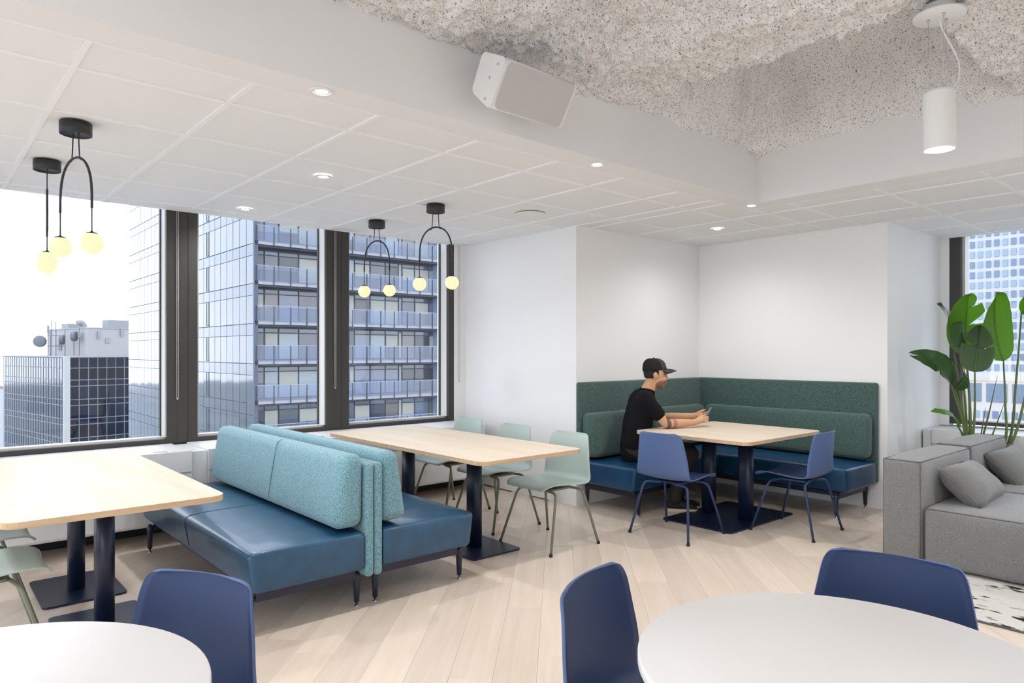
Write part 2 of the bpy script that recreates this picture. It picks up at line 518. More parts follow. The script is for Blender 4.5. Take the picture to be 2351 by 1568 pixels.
# ------------------------------------------------------------------ windows
ZS = .664
def window(name, x0, x1, label):
    root = G().box(x0-.03, x1+.03, YW+.0, YW+.15, ZS, ZS+.036).obj(name, M['frame'], kind='structure', label=label)
    g = G().box(x0, x1, YW+.045, YW+.15, ZS+.036, ZS+.052); g.obj('sill_strip', M['reveal'], root)
    g = G().box(x1-.012, x1, YW+.015, YW+.15, ZS+.052, 2.75); g.obj('reveal', M['reveal'], root)
    g = G().box(x0, x0+.012, YW+.015, YW+.15, ZS+.052, 2.75); g.obj('reveal', M['reveal'], root)
    g = G().box(x1-.02, x1-.012, YW+.12, YW+.15, ZS+.05, 2.75); g.obj('gasket', M['kick'], root)
    g = G().box(x0, x1, YW+.145, YW+.15, ZS+.05, 2.75); g.obj('pane', M['glass'], root)
    G().box(x0-.03, x1+.03, YW+.05, YW+.3, 2.75, 2.9).obj('window_head', M['frame'], root)
    return root
def mullion(name, x0, x1, label):
    root = G().box(x0, x1, YW+.012, YW+.15, 0.6, 2.9).obj(name, M['frame'], kind='structure', label=label)
    d = x1-x0
    for a, b, off in ((0, .31, .004), (.315, .685, 0), (.69, 1, .004)):
        G().box(x0+a*d, x0+b*d, YW-off, YW+.012, ZS, CH+.02).obj('cover_panel', M['frame'], root)
    return root
P_ = 1.386
for k in range(-3, 2):
    mx0 = 1.578 + P_*k
    mullion(f'trim_{k+4}', mx0, mx0+.236, 'dark bronze window post' + (' with a bead chain hanging before it' if k >= 0 else ''))
for k in range(-3, 2):
    x0 = 1.578+.236+P_*(k-1) if k > -3 else XMIN
    x1 = 1.578+P_*k
    window(f'window_{k+4}', x0, x1, 'tall dark-framed window onto the city')
window('window_6', 3.2, 4.376, 'tall dark-framed window beside the white pier')
G().box(4.376, 4.447, YW-.012, YW+.15, ZS, 2.9).obj('trim_6', M['frame'], kind='structure', label='dark end post of the window by the white pier')

# right-hand window
def rwindow(name, y0, y1, label):
    root = G().box(XR-.01, XR+.15, y0, y1, ZS+.02, ZS+.055).obj(name, M['frame'], kind='structure', label=label)
    G().box(XR-.01, XR+.15, y1-.10, y1, ZS+.055, 2.9).obj('frame_post', M['frame'], root)
    G().box(XR+.04, XR+.15, y1-.125, y1-.1, ZS+.055, 2.9).obj('reveal', M['reveal'], root)
    G().box(XR+.145, XR+.15, y0, y1-.1, ZS+.05, 2.9).obj('pane', M['glass'], root)
    return root
rwindow('window_7', 1.0, 2.36, 'corner window behind the big-leaved plant')
rwindow('window_8', -.36, 1.0, 'corner window')
rwindow('window_9', -1.72, -.36, 'corner window')
rwindow('window_10', YMIN, -1.72, 'corner window')
G().box(XR-.01, XR+.15, 2.36, YN, ZS, CH+.1).obj('trim_7', M['wall'], kind='structure', label='white reveal beside the corner window')

# convector cabinets below the windows
def convector(x0, x1, label, y0=5.5, z=ZS, groove=True):
    r = empty('convector_cabinet', ((x0+x1)/2, 5.9, 0), label=label, cat='radiator cabinet', group='convector cabinets under the windows')
    cx, cy = (x0+x1)/2, 5.9
    def bx(a, b, c, d, e_, f): return G().box(a-cx, b-cx, c-cy, d-cy, e_, f)
    bx(x0, x1, y0, YW-.012, z-.03, z).obj('top', M['conv'], r)
    if groove:
        bx(x0, x1, y0, y0+.03, z-.155, z-.03).obj('upper_panel', M['conv'], r)
        bx(x0, x1, y0+.018, y0+.03, z-.175, z-.155).obj('groove', M['conv'], r)
        bx(x0, x1, y0, y0+.03, .15, z-.175).obj('front_panel', M['conv'], r)
    else:
        bx(x0, x1, y0, y0+.03, .15, z-.03).obj('front_panel', M['conv'], r)
    bx(x0, x1, y0+.03, YW-.02, .13, .15).obj('bottom', M['conv'], r)
    bx(x0, x1, 5.86, YW-.02, 0, .13).obj('toe_kick', M['kick'], r)
    return r
convector(-1.2, 1.607, 'white convector cabinet beside the pale wood table, with a grey vent in its top')
convector(1.609, 1.724, 'narrow set-back filler between two white convector cabinets', y0=5.53, z=ZS-.012, groove=False)
convector(1.726, 2.96, 'white convector cabinet behind the pair of blue benches')
convector(2.962, 4.44, 'white convector cabinet behind the sage chairs at the long table')
o = G().box(1.36, 1.45, 5.54, 5.60, ZS, ZS+.004).obj('vent_grille', M['grille'], label='small grey vent plate on the white cabinet top by the table', cat='vent')
r = empty('convector_cabinet', (7.7, 1, 0), label='white convector cabinet under the corner window behind the plant', cat='radiator cabinet', group='convector cabinets under the windows')
def bx(a, b, c, d, e_, f): return G().box(a-7.7, b-7.7, c-1, d-1, e_, f)
bx(7.42, XR-.012, -2, 2.36, .63, .66).obj('top', M['conv'], r)
bx(7.42, 7.45, -2, 2.36, .53, .63).obj('upper_panel', M['conv'], r)
bx(7.438, 7.45, -2, 2.36, .515, .53).obj('groove', M['conv'], r)
bx(7.42, 7.45, -2, 2.36, .12, .515).obj('front_panel', M['conv'], r)
bx(7.5, 7.9, -2, 2.36, 0, .12).obj('toe_kick', M['kick'], r)
bx(7.40, XR-.012, 2.362, 2.425, 0, .655).obj('end_filler', M['conv'], r)

# bead chains of the blinds
def chain(x, y, zb, label):
    r = empty('blind_chain', (x, y, zb), label=label, cat='blind chain', group='bead chains of the window blinds')
    g = G().tube([(0,0,.01), (0,0,CH-zb)], .0022, 6).tube([(.012,0,.01), (.012,0,CH-zb)], .0022, 6)
    g.obj('cord', M['chain'], r)
    b = G().ball((0,0,0), .0036, 6, 4).mesh('bead')
    n = int((CH-zb)/.03)
    gg = G()
    for k in range(n): gg.ball((0,0,.01+k*.03), .0034, 6, 4).ball((.012,0,.02+k*.03), .0034, 6, 4)
    gg.obj('beads', M['chain'], r, kind='stuff')
    G().tube([(0,0,.012), (.002,0,.002), (.006,0,-.001), (.01,0,.002), (.012,0,.012)], .003, 6).obj('end_loop', M['chain'], r)
    return r
chain(1.648, YW-.02, 1.02, 'light bead chain hanging down the dark post beside the left bench')
chain(3.045, YW-.02, 1.06, 'light bead chain hanging down the dark post behind the twin pendant globes')
chain(4.50, YW-.03, 1.08, 'pale bead chain against the white return by the pier')

# ------------------------------------------------------------------ shell chairs
def shell_mesh(outer, inner):
    # profile from the front lip over the seat and up the back: (y, z, half width)
    prof = [(.232, .427, .178), (.228, .433, .198), (.214, .439, .211), (.18, .444, .220), (.12, .444, .226), (.04, .438, .229), (-.05, .432, .232),
            (-.12, .432, .234), (-.165, .440, .235), (-.195, .458, .235), (-.214, .486, .234), (-.224, .525, .230), (-.233, .58, .223), (-.242, .64, .214),
            (-.250, .70, .203), (-.256, .745, .194), (-.260, .772, .184), (-.2625, .788, .168), (-.264, .797, .140)]
    P = smooth_path([Vector((p[0], p[1], p[2])) for p in prof], 3)
    m = 18
    V = []
    for i, p in enumerate(P):
        # direction of the profile gives the inward normal
        a = P[max(i-1, 0)]; b = P[min(i+1, len(P)-1)]
        d = Vector((0, b.x-a.x, b.y-a.y)).normalized()
        nrm = Vector((0, d.z, -d.y))          # towards the sitter
        if nrm.z < 0 and i < len(P)*.4: nrm = -nrm
        t = i/(len(P)-1)
        curl = .010 + .030*ss(.45, .7, t)*(1-.45*ss(.8, 1, t)) + .012*math.sin(math.pi*min(1, t/.5))
        for k in range(m+1):
            s = -1 + 2*k/m
            V.append(Vector((s*p.z, p.x, p.y)) + nrm*curl*abs(s)**2.2)
    F = [(i*(m+1)+k, i*(m+1)+k+1, (i+1)*(m+1)+k+1, (i+1)*(m+1)+k) for i in range(len(P)-1) for k in range(m)]
    # make it a closed shell with thickness
    n = len(V); T = .009
    N = [Vector((0,0,0)) for _ in V]
    for f in F:
        q = (V[f[1]]-V[f[0]]).cross(V[f[3]]-V[f[0]])
        for i in f: N[i] += q
    W = [v - nn.normalized()*T for v, nn in zip(V, N)]
    F2 = [tuple(i+n for i in f)[::-1] for f in F]
    rim = [k for k in range(m+1)] + [i*(m+1)+m for i in range(1, len(P))] + [(len(P)-1)*(m+1)+k for k in range(m-1, -1, -1)] + [i*(m+1) for i in range(len(P)-2, 0, -1)]
    F3 = [(rim[i], rim[(i+1) % len(rim)], rim[(i+1) % len(rim)]+n, rim[i]+n) for i in range(len(rim))]
    me = bpy.data.meshes.new('shell')
    me.from_pydata([tuple(v) for v in V+W], [], F+F3+F2)
    me.polygons.foreach_set('use_smooth', [True]*len(me.polygons))
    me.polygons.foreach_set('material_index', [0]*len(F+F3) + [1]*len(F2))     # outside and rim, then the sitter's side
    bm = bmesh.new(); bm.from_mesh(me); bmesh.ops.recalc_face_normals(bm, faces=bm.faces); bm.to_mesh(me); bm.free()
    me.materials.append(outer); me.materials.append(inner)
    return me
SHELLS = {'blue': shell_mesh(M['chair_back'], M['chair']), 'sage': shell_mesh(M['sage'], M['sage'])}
def leg_mesh(sx, sy):
    pts = [(sx*.06, sy*.11-.015, .405), (sx*.14, sy*.125-.015, .404), (sx*.178, sy*.135-.012, .396), (sx*.197, sy*.146-.01, .372), (sx*.205, sy*.155-.01, .345), (sx*.262, sy*.248, .006)]
    p = smooth_path(pts[:-1], 4) + [Vector(pts[-1])]
    return G().tube(p, .0095, 10).mesh('leg')
LEGS = [leg_mesh(sx, sy) for sx in (-1, 1) for sy in (-1, 1)]
CAP = G().lathe([(.001, 0), (.013, 0), (.013, .012), (.010, .02), (.001, .02)], n=12).mesh('foot_cap')
BRK = G().prism(rrect(-.12, .12, -.13, .10, .03, 3), .405, .418).mesh('underframe')
def make_chair(shell, leg, label, group):
    r = empty('shell_chair', label=label, cat='chair', group=group)
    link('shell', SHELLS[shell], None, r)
    link('underframe', BRK, leg, r)
    k = 0
    for sx in (-1, 1):
        for sy in (-1, 1):
            l = link('leg', LEGS[k], leg, r); k += 1
            link('foot_cap', CAP, M['glide'], l, loc=(sx*.262, sy*.248, 0))
    return r
def place(ch, x, y, face, label):
    """face: direction the sitter looks, in degrees from +x"""
    ch.location = (x, y, 0); ch.rotation_euler = (0, 0, math.radians(face-90)); ch['label'] = label
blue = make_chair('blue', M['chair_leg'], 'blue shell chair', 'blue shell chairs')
sage = make_chair('sage', M['sage_leg'], 'sage shell chair', 'sage green shell chairs')
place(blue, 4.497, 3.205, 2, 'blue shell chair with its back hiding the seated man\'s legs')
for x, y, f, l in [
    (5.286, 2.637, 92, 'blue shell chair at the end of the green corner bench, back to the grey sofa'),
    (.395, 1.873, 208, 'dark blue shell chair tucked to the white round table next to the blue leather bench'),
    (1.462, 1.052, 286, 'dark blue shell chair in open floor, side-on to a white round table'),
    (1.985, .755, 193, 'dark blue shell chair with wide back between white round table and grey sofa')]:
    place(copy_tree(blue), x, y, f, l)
place(sage, 3.565, 3.665, 181, 'sage shell chair nearest the alcove bench at the long wood table')
for x, y, f, l in [
    (3.625, 4.36, 181, 'middle one of three sage shell chairs at the long wood table'),
    (3.665, 5.05, 181, 'sage shell chair nearest the window at the long wood table by the white pier'),
    (.235, 3.84, 0, 'sage shell chair at the wood table opposite the blue bench, close to the round table'),
    (.25, 4.50, 0, 'sage shell chair at the wood table opposite the blue bench, close to the window')]:
    place(copy_tree(sage), x, y, f, l)

# ------------------------------------------------------------------ tables
def column(r, x, y, z0, z1):
    """oval post: rounded across x, longer along y"""
    poly = arc(0, .022, .042, 0, 180, 18) + arc(0, -.022, .042, 180, 360, 18)
    g = G().prism([(x+a, y+b) for a, b in poly], z0, z1, smooth=True)
    return g.obj('column', M['navy'], r)
def table_top(r, x0, x1, y0, y1, z, rad=.07, t=.027):
    g = G().prism(rrect(x0, x1, y0, y1, rad, 8), z-.0012, z); top = g.obj('laminate', M['table'], r)
    g = G().prism(rrect(x0, x1, y0, y1, rad, 8), z-t, z-.0012); g.obj('ply_edge', M['edge'], r)
def table(cx, cy, dx, dy, cols, plates, label, z=.74):
    r = empty('cafe_table', (cx, cy, 0), label=label, cat='table', group='pale wood pedestal tables')
    table_top(r, -dx/2, dx/2, -dy/2, dy/2, z)
    for x, y in cols: column(r, x-cx, y-cy, .012, z-.027)
    for x0, x1, y0, y1 in plates:
        G().prism(rrect(x0-cx, x1-cx, y0-cy, y1-cy, .03, 5), .0, .012).obj('base_plate', M['navy'], r)
    for x, y in cols:
        G().box(x-cx-.15, x-cx+.15, y-cy-.15, y-cy+.15, z-.033, z-.027).obj('fixing_plate', M['navy'], r)
    return r
table(5.24, 3.215, 1.2, 1.06, [(5.255, 3.41), (5.235, 3.045)], [(4.77, 5.77, 2.90, 3.55)], 'pale wood table in the alcove where the man in black rests his arms')
table(3.06, 4.29, .90, 2.05, [(3.07, 3.93), (3.07, 4.80)], [(2.86, 3.29, 3.665, 4.20), (2.86, 3.29, 4.53, 5.06)], 'long pale wood table between the blue bench and three sage chairs')
table(.695, 4.325, .86, 2.02, [(.75, 4.79), (.745, 3.98)], [(.55, .965, 4.51, 5.09), (.55, .965, 3.75, 4.335)], 'long pale wood table by the window at the left end of the room')
def round_table(x, y, rad, label):
    r = empty('round_table', (x, y, 0), label=label, cat='table', group='white round tables')
    G().lathe([(.001, .74), (rad-.004, .74), (rad-.001, .7385), (rad, .735), (rad, .716), (rad-.002, .714), (.001, .714)], n=96).obj('table_top', M['white_top'], r)
    G().lathe([(.04, .01), (.04, .714)], n=24).obj('column', M['white'], r)
    G().lathe([(.001, .0), (.26, .0), (.26, .008), (.24, .014), (.045, .018), (.001, .018)], n=48).obj('base', M['white'], r)
round_table(.024, 1.636, .473, 'white round table beside the dark blue chair and the wood table')
round_table(1.516, .644, .442, 'white round table with two dark blue chairs, in front of the grey sofa')

# ------------------------------------------------------------------ upholstered benches
def crown_seat(dx, dy, h):
    def f(p):
        if p.z > .1:
            a = max(0, 1-(2*p.x/dx)**4); b_ = max(0, 1-(2*p.y/dy)**4)
            p = p + Vector((0, 0, h*a*b_*ss(.1, .2, p.z)))
        return p + Vector((.03*max(0, -2*p.x/dx)*(1-min(1, p.z/.2)), 0, 0))
    return f
def bench(name, length, label, group, leather, cloth, seam_at, cushions, back_h=.80, back_z=.18, back_ext=0.0, seat_name='seat', loc=(0,0,0), rz=0, legs=True, seat_from=0.0):
    """local frame: runs along y from 0 to length, sitter looks towards -x, back at x = 0"""
    r = empty(name, loc, rz, label=label, cat='bench', group=group)
    D, z0, zt = .64, .222, .205
    L = length - seat_from
    edges = [seat_from, length]
    for a, b in zip(edges, edges[1:]):
        me = rounded_mesh('seat', D, b-a-.003, zt, .028, (8, 12, 3), crown_seat(D, b-a, .016))
        link(seat_name, me, leather, r, loc=(-D/2, (a+b)/2, z0))
        # stitched seam along the front top edge
        g = G().tube([(-D+.012, a+.03, z0+zt-.012), (-D+.012, b-.03, z0+zt-.012)], .0022, 5)
        g.obj('piping', leather, r)
    for a in seam_at:
        pts = [(-D+.026, a, z0+.03), (-D+.012, a, z0+zt*.5), (-D+.001, a, z0+zt-.04), (-D+.009, a, z0+zt-.006)] + [(-D+q, a, z0+zt+.016*(1-(2*(q-D/2)/D)**4)+.0004) for q in (.03, .06, .1, .15, .2, .27, .34, .41, .48)]
        G().tube(smooth_path(pts, 4), .0026, 6).obj('seat_seam', leather, r)
    # bolsters
    for a, b in cushions:
        def taper(p):
            t_ = p.z/.395
            return Vector((p.x*(1-.36*t_) + .034*t_ - .0, p.y, p.z))
        me = rounded_mesh('cushion', .178, b-a, .395, .055, (4, 16, 5), taper, e=5)
        c = link('back_cushion', me, cloth, r, loc=(-.089, (a+b)/2, z0+zt+.028))
    me = rounded_mesh('back_panel', .05, length+back_ext, back_h-back_z, .022, (2, 8, 6), e=4)
    link('back_panel', me, cloth, r, loc=(.026, (length+back_ext)/2, back_z))
    if legs:
        for y in (seat_from+.10, length-.10):
            sgn = -1 if y < length/2 else 1
            # end frame: rail under the seat with two turned-down legs
            G().box(-D+.07, -.02, y-.016, y+.016, z0-.062, z0-.012).obj('rail', M['leg_navy'], r)
            for x in (-D+.045, -.005):
                p = G().tube([(x*.98-.0, y, z0-.03), (x, y, z0-.05), (x, y, .028)], [.019, .021, .0145], 12).obj('leg', M['leg_navy'], r)
                G().lathe([(.001, .0), (.013, .0), (.013, .006), (.006, .008), (.006, .03), (.001, .03)], (x, y, 0), 12).obj('levelling_foot', M['chrome'], p)
        for x in (-D+.1, -.06):
            G().box(x-.015, x+.015, seat_from+.1, length-.1, z0-.045, z0-.012).obj('rail', M['leg_navy'], r)
    return r
gB = 'blue leather benches with woven backs'
bench('leather_bench', 2.08, 'blue leather bench facing the window-side wood table, teal woven back', gB, M['leather'], M['teal'], [1.02], [(.02, 2.06)],
      loc=(1.872, 3.345, 0), rz=0)
b2 = bench('leather_bench', 2.08, 'blue leather bench facing the long table with sage chairs, teal woven back', gB, M['leather'], M['teal'], [1.02], [(.02, 2.06)],
      loc=(1.978, 5.425, 0), rz=math.pi)
# stitched seam down the middle of each bolster
def bolster_seam(root, y, cloth):
    pts = []
    for z, x in ((.50, -.176), (.6, -.163), (.7, -.147), (.8, -.127), (.835, -.115), (.85, -.085)):
        pts.append((x+.006, y, z))
    G().tube(smooth_path(pts, 4), .005, 6).obj('cushion_seam', cloth, root)
for o in [x for x in bpy.data.objects if x.name.startswith('leather_bench')]:
    bolster_seam(o, .93 if o is not b2 else 1.15, M['teal'])

# green corner bench: two arms
bench('corner_bench', 1.81, 'green corner bench arm along the back wall, tall woven screen and blue seat', 'green corner bench arms', M['leather_dark'], M['green'], [.95], [(.03, 1.71)],
      back_h=1.13, back_z=.232, back_ext=.055, loc=(6.515, 2.505, 0), rz=0)
bench('corner_bench', 1.927, 'green corner bench arm with the seated man, against the side wall by the pier', 'green corner bench arms', M['leather_dark'], M['green'], [], [(1.01, 1.902), (.09, .995)],
      back_h=1.13, back_z=.232, loc=(6.512, 4.322, 0), rz=math.pi/2, seat_from=.64)

# ------------------------------------------------------------------ grey modular sofa
sofa = empty('modular_sofa', (6.0, 1.3, 0), label='low grey felt modular sofa in front of the plant', cat='sofa')
def piping(pts, parent, r_=.0028):
    G().tube(pts, r_, 6).obj('piping', M['seam'], parent)
def sofa_block(name, x0, x1, y0, y1, z0, z1, puff=.018):
    dx, dy, dz = x1-x0, y1-y0, z1-z0
    def f(p):
        a = max(0, 1-(2*p.x/dx)**4); b_ = max(0, 1-(2*p.y/dy)**4); c = max(0, 1-((2*p.z-dz)/dz)**4)
        n_ = .004*noise.noise(Vector((p.x*5+x0, p.y*5, p.z*5)))
        q = Vector(p)
        if abs(p.z-dz) < .03: q.z += 1.4*puff*max(0, 1-(2*p.x/dx)**2)*max(0, 1-(2*p.y/dy)**2)
        if abs(abs(p.y)-dy/2) < .03: q.y += math.copysign(puff*a*c, p.y)
        if abs(abs(p.x)-dx/2) < .03: q.x += math.copysign(puff*.6*b_*c, p.x)
        return q + Vector((n_, n_, n_))
    me = rounded_mesh(name, dx, dy, dz, .03, (14, 10, 8), f)
    o = link(name, me, M['grey'], sofa, loc=((x0+x1)/2-6, (y0+y1)/2-1.3, z0))
    hx, hy = dx/2-.007, dy/2-.007
    piping([(-hx, -hy, dz-.006), (hx, -hy, dz-.006), (hx, hy, dz-.006), (-hx, hy, dz-.006), (-hx, -hy, dz-.006)], o)
    for sx, sy in ((-1, -1), (-1, 1), (1, -1)):
        piping([(sx*hx, sy*hy, .01), (sx*hx, sy*hy, dz-.006)], o)
    return o
sofa_block('back_module', 4.985, 6.005, 1.645, 1.885, .02, .69)
sofa_block('back_module', 6.025, 6.95, 1.645, 1.885, .02, .70)
sofa_block('seat_module', 4.99, 6.005, .70, 1.632, .02, .392)
sofa_block('seat_module', 6.02, 6.95, .70, 1.632, .02, .392)

def pillow(loc, rot, w, h, t, label):
    n = 26; V = []; F = []
    for side in (1, -1):
        for j in range(n+1):
            for i in range(n+1):
                u, v = -1+2*i/n, -1+2*j/n
                k = (1-u**4)*(1-v**4)
                px = u*(1-.07*(1-v*v)**1)*w/2 if abs(u) > .0 else 0
                py = v*(1-.09*(1-u*u))*h/2
                z = side*(t/2*max(k, 0)**.55 + .0005)
                z += .004*noise.noise(Vector((u*3, v*3, side*2+loc[0])))*k + side*.006*math.sin(9*u+4*v)*max(0, abs(v)-.55)*k
                V.append((px, py, z))
    m_ = (n+1)**2
    for j in range(n):
        for i in range(n):
            a = j*(n+1)+i
            F.append((a, a+1, a+n+2, a+n+1)); F.append((m_+a, m_+a+n+1, m_+a+n+2, m_+a+1))
    me = G().add(V, F, True).mesh('pillow')
    bm = bmesh.new(); bm.from_mesh(me); bmesh.ops.remove_doubles(bm, verts=bm.verts, dist=.0015); bm.to_mesh(me); bm.free()
    r = empty('throw_pillow', loc, label=label, cat='pillow', group='grey pillows on the sofa')
    r.rotation_euler = rot
    link('cover', me, M['grey_pillow'], r)
    p = [(u*w/2*.99, v*h/2*.99, 0) for u, v in ((-1, -1), (0, -.91), (1, -1), (.93, 0), (1, 1), (0, .91), (-1, 1), (-.93, 0), (-1, -1))]
    G().tube(smooth_path(p, 5), .0028, 5).obj('welt', M['grey_pillow'], r)
pillow((5.50, 1.495, .508), (math.radians(42), math.radians(2), math.radians(3)), .66, .33, .20, 'grey throw pillow on the sofa seat by its open end')
pillow((6.58, 1.495, .512), (math.radians(44), math.radians(-2), math.radians(-3)), .62, .33, .20, 'grey throw pillow on the sofa seat nearest the plant and window')

# rug
m = bpy.data.materials.new('rug_pattern'); m.use_nodes = True
nt = m.node_tree; b = nt.nodes['Principled BSDF']; b.inputs['Roughness'].default_value = 1; b.inputs['Specular IOR Level'].default_value = .05
t = nt.nodes.new('ShaderNodeTexCoord')
mp = nt.nodes.new('ShaderNodeMapping'); mp.inputs['Scale'].default_value = (26, 9, 1); mp.inputs['Rotation'].default_value = (0, 0, math.radians(4))
v1 = nt.nodes.new('ShaderNodeTexNoise'); v1.inputs['Scale'].default_value = 1.0; v1.inputs['Detail'].default_value = 3; v1.inputs['Roughness'].default_value = .6
mp2 = nt.nodes.new('ShaderNodeMapping'); mp2.inputs['Scale'].default_value = (6, 2.5, 1)
v2 = nt.nodes.new('ShaderNodeTexNoise'); v2.inputs['Scale'].default_value = 1; v2.inputs['Detail'].default_value = 1
for a, c in ((mp, v1), (mp2, v2)):
    nt.links.new(t.outputs['Object'], a.inputs[0]); nt.links.new(a.outputs[0], c.inputs['Vector'])
ad = nt.nodes.new('ShaderNodeMath'); ad.operation = 'ADD'; nt.links.new(v1.outputs[0], ad.inputs[0]); nt.links.new(v2.outputs[0], ad.inputs[1])
rr = nt.nodes.new('ShaderNodeValToRGB')
rr.color_ramp.elements[0].position = .53; rr.color_ramp.elements[0].color = (*lin((204, 201, 196)), 1)
rr.color_ramp.elements[1].position = .57; rr.color_ramp.elements[1].color = (*lin((42, 41, 41)), 1)
hf = nt.nodes.new('ShaderNodeMath'); hf.operation = 'MULTIPLY'; hf.inputs[1].default_value = .5
nt.links.new(ad.outputs[0], hf.inputs[0]); nt.links.new(hf.outputs[0], rr.inputs[0]); nt.links.new(rr.outputs[0], b.inputs['Base Color'])
n3 = nt.nodes.new('ShaderNodeTexNoise'); n3.inputs['Scale'].default_value = 220; nt.links.new(t.outputs['Object'], n3.inputs['Vector'])
bp = nt.nodes.new('ShaderNodeBump'); bp.inputs['Strength'].default_value = .5; bp.inputs['Distance'].default_value = .003
nt.links.new(n3.outputs[0], bp.inputs['Height']); nt.links.new(bp.outputs[0], b.inputs['Normal'])
rug = empty('area_rug', (5.6, .2, 0), label='off-white rug with broken black marks under the grey sofa', cat='rug')
G().box(-1.4, 1.6, -1.7, 1.28, .0005, .008).obj('pile', m, rug)
for a in ((-1.404, -1.396, -1.7, 1.28), (-1.4, 1.6, 1.276, 1.284)):
    G().box(a[0], a[1], a[2], a[3], .0005, .0095).obj('edge_binding', M['seam'], rug)

# ------------------------------------------------------------------ pendants
GLOBE = G().ball((0, 0, 0), .054, 28, 18).mesh('globe')
def arch_pendant(x, y, ang, label, w=.27, dl=(0, 0)):
    r = empty('arch_pendant', (x, y, CH), ang, label=label, cat='pendant lamp', group='twin-globe arch pendants')
    G().lathe([(.001, 0), (.072, 0), (.072, -.058), (.068, -.060), (.068, -.054), (.001, -.054)], n=36).obj('canopy', M['black'], r)
    apex = 2.385-CH; low = 2.12-CH
    pts = []
    for k in range(33):
        a = math.pi*k/32
        u = math.cos(a)
        pts.append((u*w/2, 0, low + (apex-low)*(math.sin(a)**.62 if 0 < k < 32 else 0)))
    G().tube(pts, .0062, 10).obj('arch', M['black'], r)
    for s, d in zip((-1, 1), dl):
        gz = 1.945-CH+d
        wpts = smooth_path([(s*.024, 0, -.05), (s*.026, 0, -.10), (s*.034, 0, apex-.006), (s*.05, 0, apex-.016)], 5)
        G().tube(wpts, .0032, 7).obj('cord', M['wire'], r)
        G().tube([(s*w/2, 0, low+.01), (s*w/2, 0, gz+.05)], .0034, 7).obj('cord', M['wire'], r)
        gl = link('globe', GLOBE, M['globe'], r, loc=(s*w/2, 0, gz))
        G().lathe([(.001, .060), (.006, .060), (.008, .056), (.026, .050), (.029, .0455), (.001, .0455)], (s*w/2, 0, gz), 20).obj('globe_cap', M['black'], r)
    return r
arch_pendant(.634, 4.061, math.radians(-69), 'black arch pendant over the near end of the left wood table, creamy globes')
arch_pendant(.630, 4.984, math.radians(-97), 'black arch pendant over the window end of the left wood table, seen edge-on')
arch_pendant(3.109, 5.372, math.radians(-66), 'black arch pendant over the window end of the long table with sage chairs')
arch_pendant(3.114, 4.477, math.radians(-64), 'black arch pendant over the middle of the long table with sage chairs', w=.29)

cp = empty('cylinder_pendant', (3.37, 1.04, 2.86), label='white cylinder pendant hanging on a curved cord from the rough ceiling', cat='pendant lamp')
G().lathe([(.001, .05), (.062, .05), (.062, .02), (.10, .012), (.102, .006), (.10, 0), (.001, 0)], n=48).obj('canopy', M['white'], cp)
G().lathe([(.058, -.325), (.063, -.325), (.063, -.335), (.0635, -.34), (.0635, -.565), (.063, -.575), (.058, -.575), (.058, -.56)], n=48).obj('shade', M['white'], cp)
G().lathe([(.001, -.322), (.0605, -.322), (.0605, -.33), (.001, -.33)], n=48).obj('shade_cap', M['white'], cp)
G().lathe([(.001, -.569), (.058, -.569)], n=48).obj('lens', M['lamp'], cp)
for a in (100, 220, 340):
    x, y = .042*math.cos(math.radians(a)), .042*math.sin(math.radians(a))
    G().tube([(x, y, 0), (x*.9, y*.9, -.322)], .0008, 5).obj('wire', M['chrome'], cp)
    G().lathe([(.001, 0), (.006, 0), (.006, -.008), (.003, -.012), (.001, -.012)], (x, y, 0), 10).obj('wire_grip', M['chrome'], cp)
rt = Vector((.753, -.658, 0))
pts = [Vector((0, 0, 0)), rt*.012+Vector((0,0,-.05)), rt*.055+Vector((0,0,-.13)), rt*.085+Vector((0,0,-.20)), rt*.082+Vector((0,0,-.27)), rt*.05+Vector((0,0,-.322))]
G().tube(smooth_path(pts, 6), .0035, 8).obj('cord', M['white'], cp)
ld = bpy.data.lights.new('cylinder_lamp', 'SPOT'); ld.energy = 26; ld.spot_size = math.radians(130); ld.spot_blend = .6; ld.shadow_soft_size = .05; ld.color = (1, .98, .95)
lo = bpy.data.objects.new('cylinder_lamp', ld); COL.objects.link(lo); lo.parent = cp; lo.location = (0, 0, -.585)
for x, y, l in ((.1, .3, 'added unseen cylinder pendant above the white round table by the wood table'), (3.37, -1.3, 'added unseen cylinder pendant over the open floor past the grey sofa'), (1.2, -1.1, 'added unseen cylinder pendant over the open floor behind the round tables')):
    c_ = copy_tree(cp); c_.location = (x, y, 2.86); c_['label'] = l; c_['group'] = 'white cylinder pendants'  # unseen pendants added to brighten the near tables and floor
cp['group'] = 'white cylinder pendants'

